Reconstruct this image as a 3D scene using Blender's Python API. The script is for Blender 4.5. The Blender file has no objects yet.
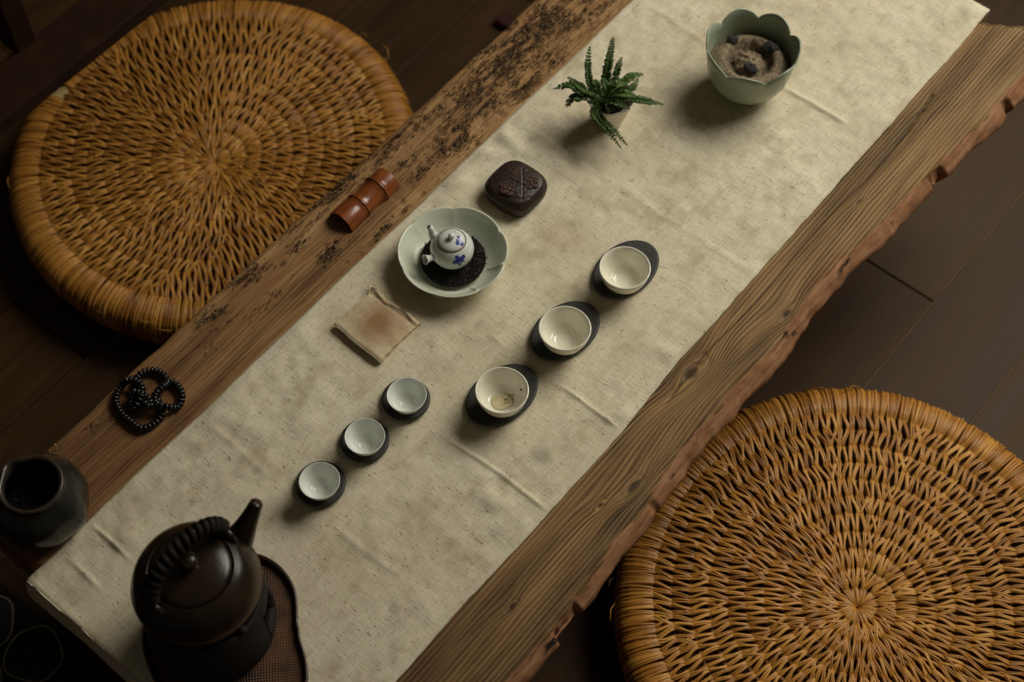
import bpy, math, random
from mathutils import Vector, noise, Matrix

C = bpy.context.scene.collection
PI = math.pi
# ------------------------------------------------------------------ survey of the place
F = 1604.0                       # focal length in pixels of a 1024 px wide frame
TH = math.radians(30.9)          # camera tilt away from straight down
TZ = 0.33                        # table top height
H = 1.583 + TZ                   # camera height
cT, sT = math.cos(TH), math.sin(TH)


def at(px, py, z):
    """pixel of the photograph on the horizontal plane z -> world x, y"""
    x, y = px - 512, 341 - py
    dy, dz = y * cT + F * sT, y * sT - F * cT
    t = (z - H) / dz
    return x * t, dy * t


ANG = math.radians(50.6)         # direction of the table
U = (math.cos(ANG), math.sin(ANG))
V = (-U[1], U[0])
OX, OY = at(512, 341, TZ)


def W(u, v, z):
    return Vector((OX + u * U[0] + v * V[0], OY + u * U[1] + v * V[1], z))


def uv(px, py, z=TZ):
    x, y = at(px, py, z)
    x -= OX
    y -= OY
    return x * U[0] + y * U[1], x * V[0] + y * V[1]


def n1(x, y=0.0, z=0.0):
    return noise.noise(Vector((x, y, z)))


def sm(a, b, x):
    t = max(0.0, min(1.0, (x - a) / (b - a)))
    return t * t * (3 - 2 * t)


# ------------------------------------------------------------------ mesh helpers
class MB:
    def __init__(self):
        self.v, self.f, self.m, self.col = [], [], [], []
        self.c = None

    def add(self, verts, faces, mi=0):
        b = len(self.v)
        self.v.extend(verts)
        if self.c is not None:
            self.col.extend([self.c] * len(verts))
        for f in faces:
            self.f.append(tuple(b + i for i in f))
            self.m.append(mi)

    def lathe(self, prof, seg=48, mod=None, mi=0, closed=False):
        """prof = [(r, z)], mod(theta, i, r, z) -> (x, y, z)"""
        vs, fs = [], []
        n = len(prof)
        for i, (r, z) in enumerate(prof):
            for k in range(seg):
                a = 2 * PI * k / seg
                vs.append(mod(a, i, r, z) if mod else (r * math.cos(a), r * math.sin(a), z))
        for i in range(n - 1 if not closed else n):
            j = (i + 1) % n
            for k in range(seg):
                k2 = (k + 1) % seg
                fs.append((i * seg + k, i * seg + k2, j * seg + k2, j * seg + k))
        self.add(vs, fs, mi)

    def tube(self, pts, rad, seg=8, mi=0, caps=True, flat=1.0):
        pts = [Vector(p) for p in pts]
        n = len(pts)
        if not hasattr(rad, '__len__'):
            rad = [rad] * n
        vs, fs = [], []
        up = None
        for i in range(n):
            t = (pts[min(i + 1, n - 1)] - pts[max(i - 1, 0)])
            if t.length < 1e-9:
                t = Vector((0, 0, 1))
            t.normalize()
            if up is None:
                up = Vector((0, 0, 1)) if abs(t.z) < .9 else Vector((1, 0, 0))
            s = t.cross(up)
            if s.length < 1e-6:
                s = t.cross(Vector((1, .3, 0)))
            s.normalize()
            w = s.cross(t).normalized()
            up = w
            for k in range(seg):
                a = 2 * PI * k / seg
                q = pts[i] + s * (rad[i] * math.cos(a)) + w * (rad[i] * flat * math.sin(a))
                vs.append(tuple(q))
        for i in range(n - 1):
            for k in range(seg):
                k2 = (k + 1) % seg
                fs.append((i * seg + k, i * seg + k2, (i + 1) * seg + k2, (i + 1) * seg + k))
        if caps:
            fs.append(tuple(range(seg - 1, -1, -1)))
            fs.append(tuple((n - 1) * seg + k for k in range(seg)))
        self.add(vs, fs, mi)

    def box(self, x0, x1, y0, y1, z0, z1, b=0.0, mi=0):
        """box with chamfered edges"""
        if b <= 0:
            vs = [(x, y, z) for z in (z0, z1) for y in (y0, y1) for x in (x0, x1)]
            fs = [(0, 2, 3, 1), (4, 5, 7, 6), (0, 1, 5, 4), (2, 6, 7, 3), (0, 4, 6, 2), (1, 3, 7, 5)]
            self.add(vs, fs, mi)
            return
        vs, fs = [], []

        def ring(e, z):
            return [(x0 + e, y0 + b, z), (x0 + b, y0 + e, z), (x1 - b, y0 + e, z), (x1 - e, y0 + b, z),
                    (x1 - e, y1 - b, z), (x1 - b, y1 - e, z), (x0 + b, y1 - e, z), (x0 + e, y1 - b, z)]
        for e, z in ((b, z0), (0, z0 + b), (0, z1 - b), (b, z1)):
            vs += ring(e, z)
        for i in range(3):
            for k in range(8):
                k2 = (k + 1) % 8
                fs.append((i * 8 + k, i * 8 + k2, i * 8 + 8 + k2, i * 8 + 8 + k))
        fs.append(tuple(range(7, -1, -1)))
        fs.append(tuple(24 + k for k in range(8)))
        self.add(vs, fs, mi)

    def grid(self, nu, nv, fn, mi=0, flip=False):
        vs = [fn(i / (nu - 1), j / (nv - 1)) for i in range(nu) for j in range(nv)]
        fs = []
        for i in range(nu - 1):
            for j in range(nv - 1):
                a = i * nv + j
                q = (a, a + nv, a + nv + 1, a + 1)
                fs.append(q[::-1] if flip else q)
        self.add(vs, fs, mi)

    def ball(self, c, r, seg=12, rings=8, sc=(1, 1, 1), mi=0):
        vs, fs = [], []
        for i in range(rings + 1):
            p = PI * i / rings
            for k in range(seg):
                a = 2 * PI * k / seg
                vs.append((c[0] + r * sc[0] * math.sin(p) * math.cos(a), c[1] + r * sc[1] * math.sin(p) * math.sin(a),
                           c[2] - r * sc[2] * math.cos(p)))
        for i in range(rings):
            for k in range(seg):
                k2 = (k + 1) % seg
                fs.append((i * seg + k, i * seg + k2, (i + 1) * seg + k2, (i + 1) * seg + k))
        self.add(vs, fs, mi)

    def build(self, name, mats, parent=None, smooth=True, weld=True):
        me = bpy.data.meshes.new(name)
        me.from_pydata(self.v, [], self.f)
        if not isinstance(mats, (list, tuple)):
            mats = [mats]
        for m in mats:
            me.materials.append(m)
        me.polygons.foreach_set('material_index', self.m)
        me.polygons.foreach_set('use_smooth', [smooth] * len(self.f))
        if self.c is not None:
            at_ = me.attributes.new('tone', 'FLOAT', 'POINT')
            at_.data.foreach_set('value', self.col)
        me.validate()
        me.update()
        o = bpy.data.objects.new(name, me)
        C.objects.link(o)
        if parent is not None:
            o.parent = parent
        return o


def tag(o, label=None, cat=None, group=None, kind=None):
    for k, x in (('label', label), ('category', cat), ('group', group), ('kind', kind)):
        if x:
            o[k] = x
    return o


def empty(name, loc, rz=0.0):
    o = bpy.data.objects.new(name, None)
    o.empty_display_size = .02
    C.objects.link(o)
    o.location = loc
    o.rotation_euler = (0, 0, rz)
    return o


def place(o, loc, rz=0.0):
    o.location = loc
    o.rotation_euler = (0, 0, rz)
    return o


def copy_tree(o, parent=None):
    c = o.copy()
    C.objects.link(c)
    if parent is not None:
        c.parent = parent
    for ch in [x for x in o.children]:
        copy_tree(ch, c)
    return c


# ------------------------------------------------------------------ materials
class NT:
    def __init__(self, name):
        self.mat = bpy.data.materials.new(name)
        self.mat.use_nodes = True
        self.t = self.mat.node_tree
        self.t.nodes.clear()
        self.out = self.t.nodes.new('ShaderNodeOutputMaterial')
        self.p = self.t.nodes.new('ShaderNodeBsdfPrincipled')
        self.t.links.new(self.p.outputs[0], self.out.inputs[0])
        self._obj = None

    def _in(self, sock, x):
        if x is None:
            return
        if isinstance(x, bpy.types.NodeSocket):
            self.t.links.new(x, sock)
        else:
            if sock.type == 'RGBA' and len(x) == 3:
                x = (*x, 1)
            sock.default_value = x

    def coord(self):
        if not self._obj:
            self._obj = self.t.nodes.new('ShaderNodeTexCoord').outputs['Object']
        return self._obj

    def scale(self, vec, s):
        n = self.t.nodes.new('ShaderNodeMapping')
        self._in(n.inputs['Vector'], vec)
        n.inputs['Scale'].default_value = s
        return n.outputs[0]

    def sep(self, vec):
        n = self.t.nodes.new('ShaderNodeSeparateXYZ')
        self._in(n.inputs[0], vec)
        return n.outputs

    def comb(self, x, y, z):
        n = self.t.nodes.new('ShaderNodeCombineXYZ')
        for s, q in zip(n.inputs, (x, y, z)):
            self._in(s, q)
        return n.outputs[0]

    def noise(self, vec, scale=5.0, detail=3.0, rough=.55, dist=0.0):
        n = self.t.nodes.new('ShaderNodeTexNoise')
        self._in(n.inputs['Vector'], vec)
        n.inputs['Scale'].default_value = scale
        n.inputs['Detail'].default_value = detail
        n.inputs['Roughness'].default_value = rough
        n.inputs['Distortion'].default_value = dist
        return n.outputs[0]

    def voro(self, vec, scale, feature='F1', out='Distance'):
        n = self.t.nodes.new('ShaderNodeTexVoronoi')
        n.feature = feature
        self._in(n.inputs['Vector'], vec)
        n.inputs['Scale'].default_value = scale
        return n.outputs[out]

    def math(self, op, a, b=None, c=None):
        n = self.t.nodes.new('ShaderNodeMath')
        n.operation = op
        for s, q in zip(n.inputs, (a, b, c)):
            self._in(s, q)
        return n.outputs[0]

    def vdist(self, vec, p):
        n = self.t.nodes.new('ShaderNodeVectorMath')
        n.operation = 'DISTANCE'
        self._in(n.inputs[0], vec)
        n.inputs[1].default_value = p
        return n.outputs['Value']

    def ramp(self, fac, stops, interp='LINEAR'):
        n = self.t.nodes.new('ShaderNodeValToRGB')
        self._in(n.inputs[0], fac)
        cr = n.color_ramp
        cr.interpolation = interp
        while len(cr.elements) < len(stops):
            cr.elements.new(.5)
        for e, (p, col) in zip(cr.elements, stops):
            e.position = p
            if not hasattr(col, '__len__'):
                col = (col, col, col)
            e.color = (*col, 1)
        return n.outputs[0]

    def maprange(self, x, a, b, c=0.0, d=1.0):
        n = self.t.nodes.new('ShaderNodeMapRange')
        self._in(n.inputs[0], x)
        for k, q in zip((1, 2, 3, 4), (a, b, c, d)):
            n.inputs[k].default_value = q
        return n.outputs[0]

    def mix(self, fac, a, b, blend='MIX'):
        n = self.t.nodes.new('ShaderNodeMix')
        n.data_type = 'RGBA'
        n.blend_type = blend
        self._in(n.inputs[0], fac)
        self._in(n.inputs[6], a)
        self._in(n.inputs[7], b)
        return n.outputs[2]

    def attr(self, name):
        n = self.t.nodes.new('ShaderNodeAttribute')
        n.attribute_name = name
        return n.outputs['Fac']

    def bump(self, h, strength=.3, dist=.001, normal=None):
        n = self.t.nodes.new('ShaderNodeBump')
        self._in(n.inputs['Height'], h)
        n.inputs['Strength'].default_value = strength
        n.inputs['Distance'].default_value = dist
        if normal:
            self._in(n.inputs['Normal'], normal)
        self.t.links.new(n.outputs[0], self.p.inputs['Normal'])
        return n.outputs[0]

    def done(self, col, rough=.5, spec=.5, coat=0.0, coat_rough=.1, sss=0.0, sheen=0.0):
        p = self.p
        self._in(p.inputs['Base Color'], col)
        self._in(p.inputs['Roughness'], rough)
        p.inputs['Specular IOR Level'].default_value = spec
        p.inputs['Coat Weight'].default_value = coat
        p.inputs['Coat Roughness'].default_value = coat_rough
        p.inputs['Sheen Weight'].default_value = sheen
        if sss:
            p.inputs['Subsurface Weight'].default_value = sss
            p.inputs['Subsurface Radius'].default_value = (.004, .003, .002)
        return self.mat


def S(r, g, b):
    return tuple(((x / 255) / 12.92 if x <= 10 else ((x / 255 + .055) / 1.055) ** 2.4) for x in (r, g, b))


def mottled(name, a, b, scale=60, rough=.5, spec=.5, bump=.15, bdist=.0006, coat=0.0, detail=4, coat_rough=.1):
    n = NT(name)
    x = n.noise(n.coord(), scale, detail)
    col = n.ramp(x, [(.3, a), (.7, b)])
    if bump:
        n.bump(n.noise(n.coord(), scale * 2.2, 3), bump, bdist)
    return n.done(col, rough, spec, coat, coat_rough)


M = {}


def make_materials():
    # --- weathered timber of the tabletop
    n = NT('weathered_timber')
    o = n.coord()
    x, y, z = n.sep(o)
    gv = n.attr('grain')
    kn = n.attr('knot')
    wob = n.noise(n.comb(n.math('MULTIPLY', x, 2.2), n.math('MULTIPLY', gv, 16.0), z), 1.0, 2)
    ring = n.math('SINE', n.math('ADD', n.math('MULTIPLY', gv, 1250.0), n.math('MULTIPLY', wob, 15.0)))
    fine = n.noise(n.comb(n.math('MULTIPLY', x, 14.0), n.math('MULTIPLY', gv, 520.0), n.math('MULTIPLY', z, 60)), 1.0, 4, .6)
    broad = n.noise(n.comb(n.math('MULTIPLY', x, 4.0), n.math('MULTIPLY', gv, 30.0), n.math('MULTIPLY', z, 20)), 1.0, 3, .6)
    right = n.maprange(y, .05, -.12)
    patch = n.noise(n.comb(n.math('MULTIPLY', x, 5.0), n.math('MULTIPLY', y, 40.0), 0.0), 1.0, 2)
    amp = n.math('MULTIPLY', n.maprange(right, 0.0, 1.0, .06, .19), n.maprange(patch, .3, .7, .25, 1.0))
    fac = n.math('ADD', n.math('MULTIPLY', ring, amp), n.math('ADD', n.math('MULTIPLY', n.math('SUBTRACT', fine, .25), .75), n.math('MULTIPLY', n.math('SUBTRACT', broad, .2), .95)))
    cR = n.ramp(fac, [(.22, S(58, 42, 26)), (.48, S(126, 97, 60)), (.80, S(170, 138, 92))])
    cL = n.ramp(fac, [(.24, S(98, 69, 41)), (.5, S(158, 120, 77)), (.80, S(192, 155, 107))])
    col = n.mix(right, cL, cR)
    red = n.noise(n.comb(n.math('MULTIPLY', x, 7.0), n.math('MULTIPLY', y, 24.0), z), 1.0, 2)
    col = n.mix(n.math('MULTIPLY', n.maprange(red, .58, .72), .35), col, S(120, 66, 34))
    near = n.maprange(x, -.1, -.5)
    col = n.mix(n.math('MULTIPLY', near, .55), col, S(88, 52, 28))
    col = n.mix(n.maprange(kn, .25, .85), col, S(52, 38, 26))
    n.bump(n.math('ADD', fac, n.math('MULTIPLY', kn, -.6)), .55, .0016)
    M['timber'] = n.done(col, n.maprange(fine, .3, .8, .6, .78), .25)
    # --- bark edge
    n = NT('bark_lip')
    o = n.coord()
    a = n.noise(n.scale(o, (24, 150, 150)), 1.0, 5, .65)
    b = n.noise(n.scale(o, (22, 60, 60)), 1.0, 3)
    col = n.ramp(a, [(.25, S(92, 62, 42)), (.5, S(150, 106, 74)), (.78, S(178, 138, 102))])
    col = n.mix(n.maprange(b, .62, .70), col, S(40, 27, 19))
    n.bump(a, .4, .0015)
    M['bark'] = n.done(col, .8, .2)
    # --- floor boards
    n = NT('floor_boards')
    o = n.coord()
    x, y, z = n.sep(o)
    tone = n.attr('tone')
    off = n.math('MULTIPLY', tone, 13.0)
    g = n.noise(n.comb(n.math('ADD', n.math('MULTIPLY', x, 3.2), off), n.math('MULTIPLY', y, 34.0), off), 1.0, 5, .6, .6)
    g2 = n.noise(n.comb(n.math('MULTIPLY', x, 16.0), n.math('MULTIPLY', y, 420.0), off), 1.0, 3)
    f = n.math('ADD', n.math('MULTIPLY', g, .7), n.math('ADD', n.math('MULTIPLY', g2, .2), n.math('MULTIPLY', tone, .14)))
    col = n.ramp(f, [(.25, S(46, 33, 18)), (.5, S(66, 46, 25)), (.8, S(87, 63, 36))])
    n.bump(f, .25, .0008)
    M['floor'] = n.done(col, n.maprange(g, .3, .7, .5, .62), .18)
    M['gap'] = mottled('floor_gap', S(24, 16, 10), S(34, 24, 16), 30, .9, .1, 0)
    # --- straw
    n = NT('straw')
    tone = n.attr('tone')
    o = n.coord()
    k = n.noise(o, 90, 3)
    k2 = n.noise(o, 9, 2)
    f = n.math('ADD', n.math('MULTIPLY', tone, .62), n.math('ADD', n.math('MULTIPLY', k, .22), n.math('MULTIPLY', k2, .2)))
    col = n.ramp(f, [(.12, S(92, 55, 17)), (.40, S(166, 110, 42)), (.68, S(212, 154, 70)), (.95, S(240, 198, 116))])
    M['straw'] = n.done(col, .42, .45)
    M['straw_core'] = mottled('straw_core', S(44, 26, 12), S(70, 42, 18), 70, .9, .1, .3)
    M['pale_straw'] = mottled('pale_straw', S(170, 142, 90), S(214, 188, 134), 90, .6, .3, .2)
    # --- linen
    n = NT('linen')
    o = n.coord()
    x, y, z = n.sep(o)
    warp = n.noise(n.comb(n.math('MULTIPLY', x, 60.0), n.math('MULTIPLY', y, 800.0), z), 1.0, 2, .6)
    weft = n.noise(n.comb(n.math('MULTIPLY', x, 700.0), n.math('MULTIPLY', y, 75.0), z), 1.0, 2, .6)
    big = n.noise(o, 7.0, 4, .6)
    blot = n.noise(n.scale(o, (18, 26, 18)), 1.0, 4, .6)
    slub = n.noise(n.comb(n.math('MULTIPLY', x, 300.0), n.math('MULTIPLY', y, 150.0), z), 1.0, 2)
    slub2 = n.noise(n.comb(n.math('MULTIPLY', x, 120.0), n.math('MULTIPLY', y, 340.0), z), 1.0, 2)
    th = n.math('ADD', n.math('MULTIPLY', warp, .48), n.math('MULTIPLY', weft, .52))
    col = n.ramp(th, [(.2, S(184, 173, 144)), (.5, S(226, 217, 190)), (.8, S(246, 239, 216))])
    col = n.mix(n.math('MULTIPLY', n.maprange(big, .4, .72), .5), col, S(198, 182, 150))
    col = n.mix(n.math('MULTIPLY', n.maprange(blot, .50, .72), .58), col, S(168, 150, 116))
    col = n.mix(n.math('MULTIPLY', n.maprange(slub, .68, .75), .5), col, S(112, 92, 62))
    col = n.mix(n.math('MULTIPLY', n.maprange(slub2, .7, .77), .5), col, S(104, 86, 58))
    # old tea stains
    for (px, py, rad, st, cc) in ((540, 456, .016, .45, S(96, 90, 76)), (596, 198, .03, .16, S(150, 110, 60)), (470, 330, .05, .16, S(160, 124, 74)),
                                  (560, 235, .05, .2, S(166, 126, 72)), (330, 560, .05, .12, S(150, 120, 76))):
        uu, vv = uv(px, py)
        d = n.vdist(o, (uu, vv, TZ))
        d = n.math('ADD', d, n.math('MULTIPLY', n.math('SUBTRACT', blot, .5), rad * 1.2))
        col = n.mix(n.math('MULTIPLY', n.maprange(d, rad, rad * .3), st), col, cc)
    lump = n.noise(n.scale(o, (150, 150, 150)), 1.0, 2)
    hgt = n.math('ADD', th, n.math('ADD', n.math('MULTIPLY', n.maprange(slub, .62, .76), 1.0), n.math('MULTIPLY', lump, .5)))
    n.bump(hgt, .5, .0012)
    M['linen'] = n.done(col, .92, .12, sheen=.1)
    # --- ceramics
    def glaze(name, a, b, rough=.12, scale=40, bump=.05, spec=.55):
        n = NT(name)
        k = n.noise(n.coord(), scale, 3)
        if bump:
            n.bump(n.noise(n.coord(), 45, 2), bump, .001)
        return n.done(n.ramp(k, [(.3, a), (.7, b)]), rough, spec)
    M['ivory'] = glaze('ivory_porcelain', S(244, 240, 220), S(248, 245, 228))
    M['bluewhite'] = glaze('blue_white_porcelain', S(234, 237, 229), S(240, 243, 235))
    M['celadon'] = glaze('celadon_glaze', S(212, 219, 196), S(226, 231, 210), .16, 30)
    M['green'] = glaze('sage_green_glaze', S(150, 162, 138), S(168, 178, 154), .22, 25)
    M['pot_white'] = glaze('white_pot_glaze', S(214, 204, 186), S(236, 228, 212), .3, 50)
    M['slate'] = mottled('black_stoneware', S(38, 39, 35), S(56, 56, 50), 220, .55, .4, .25, .0004)
    M['kettle'] = mottled('kettle_clay', S(29, 22, 15), S(54, 39, 26), 26, .27, .5, .25, .0012)
    M['kettle_ring'] = mottled('kettle_rim_clay', S(74, 50, 32), S(98, 70, 44), 60, .5, .4, .2)
    M['stove'] = mottled('stove_clay', S(25, 19, 16), S(38, 29, 25), 70, .75, .3, .3, .0006)
    M['cord'] = mottled('handle_cord', S(19, 14, 11), S(32, 23, 18), 300, .7, .3, .4)
    M['jar'] = mottled('jar_glaze', S(30, 31, 28), S(56, 54, 47), 22, .2, .5, .3, .003)
    M['jar_rim'] = mottled('jar_lip', S(46, 40, 33), S(72, 60, 48), 40, .3, .5, .2)
    M['dark_wood'] = mottled('dark_lacquered_wood', S(40, 24, 16), S(64, 40, 26), 40, .35, .5, .1)
    M['beads'] = mottled('black_beads', S(20, 19, 20), S(36, 33, 33), 200, .28, .5, .0)
    M['string'] = mottled('bead_string', S(30, 22, 18), S(44, 34, 26), 200, .8, .2, .2)
    M['leaf_dry'] = mottled('dry_tea', S(16, 13, 11), S(38, 30, 24), 400, .7, .35, .3)
    n = NT('crumb')
    tone = n.attr('tone')
    M['crumb'] = n.done(n.ramp(tone, [(0, S(32, 23, 16)), (.55, S(66, 48, 33)), (.8, S(124, 96, 68)), (1, S(176, 146, 110))]), .75, .25)
    M['box'] = mottled('dark_carved_wood', S(36, 25, 20), S(58, 42, 33), 120, .46, .4, .25, .0006)
    M['flower'] = mottled('carved_relief_wood', S(58, 38, 28), S(82, 56, 40), 200, .45, .4, .3)
    M['soil'] = mottled('potting_soil', S(22, 16, 11), S(44, 32, 22), 300, .95, .1, .6, .002)
    M['charcoal'] = mottled('charcoal', S(32, 31, 31), S(62, 60, 58), 240, .8, .3, .6, .002)
    M['legwood'] = mottled('red_brown_wood', S(46, 20, 16), S(70, 30, 24), 60, .5, .4, .1)
    M['rail'] = mottled('dark_oiled_wood', S(40, 24, 12), S(58, 35, 18), 30, .75, .15, .1)
    # ash
    n = NT('ash')
    o = n.coord()
    a = n.noise(o, 220, 5, .7)
    b = n.noise(o, 50, 4)
    d = n.attr('tone')
    col = n.ramp(a, [(.3, S(96, 82, 66)), (.55, S(148, 132, 108)), (.75, S(188, 172, 146))])
    col = n.mix(n.math('MULTIPLY', d, n.maprange(b, .35, .6, .4, .95)), col, S(44, 34, 26))
    n.bump(n.math('ADD', a, b), .7, .002)
    M['ash'] = n.done(col, .95, .1)
    # bamboo
    n = NT('polished_bamboo')
    o = n.coord()
    x, y, z = n.sep(o)
    g = n.noise(n.comb(n.math('MULTIPLY', x, 18.0), n.math('MULTIPLY', y, 500.0), n.math('MULTIPLY', z, 500.0)), 1.0, 4, .6)
    b = n.noise(o, 50, 3)
    f = n.math('ADD', n.math('MULTIPLY', g, .6), n.math('MULTIPLY', b, .4))
    col = n.ramp(f, [(.3, S(82, 39, 19)), (.5, S(132, 69, 33)), (.72, S(168, 100, 50))])
    M['bamboo'] = n.done(col, .28, .5, coat=.3)
    M['bamboo_in'] = mottled('bamboo_inside', S(66, 38, 24), S(94, 58, 36), 120, .8, .2, .2)
    # leaves
    n = NT('fern_leaf')
    tone = n.attr('tone')
    M['fern'] = n.done(n.ramp(tone, [(0, S(40, 62, 24)), (.6, S(76, 104, 44)), (1, S(120, 144, 76))]), .5, .4)
    # napkin
    n = NT('stained_napkin')
    o = n.coord()
    th = n.noise(n.scale(o, (900, 90, 90)), 1.0, 2)
    th2 = n.noise(n.scale(o, (90, 900, 90)), 1.0, 2)
    b = n.noise(o, 60, 4)
    col = n.ramp(n.math('ADD', n.math('MULTIPLY', th, .5), n.math('MULTIPLY', th2, .5)), [(.3, S(196, 176, 138)), (.7, S(232, 218, 186))])
    d = n.math('ADD', n.vdist(n.scale(o, (1, 1, 0)), (.004, -.002, 0)), n.math('MULTIPLY', n.math('SUBTRACT', b, .5), .02))
    col = n.mix(n.math('MULTIPLY', n.maprange(d, .044, .008), .85), col, S(142, 98, 58))
    n.bump(n.math('ADD', th, th2), .4, .001)
    M['napkin'] = n.done(col, .9, .1)
    # tray weave
    n = NT('woven_rattan')
    o = n.coord()
    x, y, z = n.sep(o)
    wv = n.math('MULTIPLY', n.math('SINE', n.math('MULTIPLY', x, 1500.0)), n.math('SINE', n.math('MULTIPLY', y, 1500.0)))
    k = n.noise(o, 60, 3)
    col = n.ramp(n.math('ADD', n.math('MULTIPLY', wv, .25), k), [(.25, S(44, 26, 12)), (.75, S(98, 62, 32))])
    n.bump(wv, .6, .001)
    M['rattan'] = n.done(col, .5, .4)
    # mat of rounds
    M['cell'] = mottled('dark_round', S(20, 16, 12), S(32, 26, 20), 60, .7, .3, .2)
    M['grout'] = mottled('pale_outline', S(112, 104, 90), S(150, 140, 122), 60, .9, .1, .2)


make_materials()

# ================================================================== FLOOR
def make_floor():
    random.seed(3)
    mb = MB()
    mb.c = .5
    # board seams measured on the floor (v of long seams); board width about .142
    seams = [-.2935 - .1415 * k for k in range(1, 13)][::-1] + [-.2935] + [-.2935 + .1432 * k for k in range(1, 20)]
    ends = {-.2935: None}
    for i in range(len(seams) - 1):
        v0, v1 = seams[i], seams[i + 1]
        vm = (v0 + v1) / 2
        L = 1.1
        if -.29 < vm < -.15:
            st = .580 - 3 * L
        elif .56 < vm < .71:
            st = -.243 - 2 * L
        else:
            st = -3.2 + random.random() * L
            if -.45 < vm < -.29:
                st = -.1 - 2 * L
        u0 = st
        while u0 < 2.6:
            u1 = u0 + L
            mb.c = random.random()
            g = .0007
            mb.box(u0 + g, u1 - g, v0 + g, v1 - g, -.02, 0.0, .0014)
            u0 = u1
    o = mb.build('floor', M['floor'], smooth=False)
    place(o, W(0, 0, 0), ANG)
    tag(o, 'dark brown wooden floorboards', 'floor', kind='structure')
    s = MB()
    for sv in seams:
        if sv < 0:
            s.box(-3.2, 3.5, sv - .0013, sv + .0013, -.019, -.0004, mi=1)  # pale strip: the highlight along the board edges, painted in as colour
    s.box(-3.3, 3.6, -2.0, 2.42, -.05, -.018)
    so = s.build('floor_underlay', [M['gap'], mottled('seam_highlight', S(88, 70, 50), S(108, 88, 64), 20, .8, .2, 0)], smooth=False)
    place(so, W(0, 0, 0), ANG)
    so['kind'] = 'structure'
    so.parent = None


make_floor()

# ================================================================== TABLE
U0, U1 = -.541, .768
VL, VR = .309, -.231
KNOTS = [(.097, -.183, .024), (.231, -.222, .013), (-.06, -.219, .013), (-.10, -.205, .008), (.171, .192, .014), (.109, .284, .007), (.591, -.186, .006),
         (-.09, .278, .010), (-.25, -.205, .007), (.42, -.2, .006)]


def edge_r(u):
    pts = [(-.6, -.272), (-.302, -.270), (-.177, -.264), (-.063, -.258), (.054, -.249), (.175, -.252), (.291, -.246), (.428, -.253), (.692, -.269), (.85, -.272)]
    v = pts[-1][1]
    for (a, b), (c, d) in zip(pts[:-1], pts[1:]):
        if a <= u <= c:
            v = b + (d - b) * sm(a, c, u)
            break
    return v + .0150 + .004 * n1(u * 13, 1.7) + .0025 * n1(u * 50, .4)


def edge_l(u):
    return VL + .003 * n1(u * 6, 8.1) + .0018 * n1(u * 40, 5.4)


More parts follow.
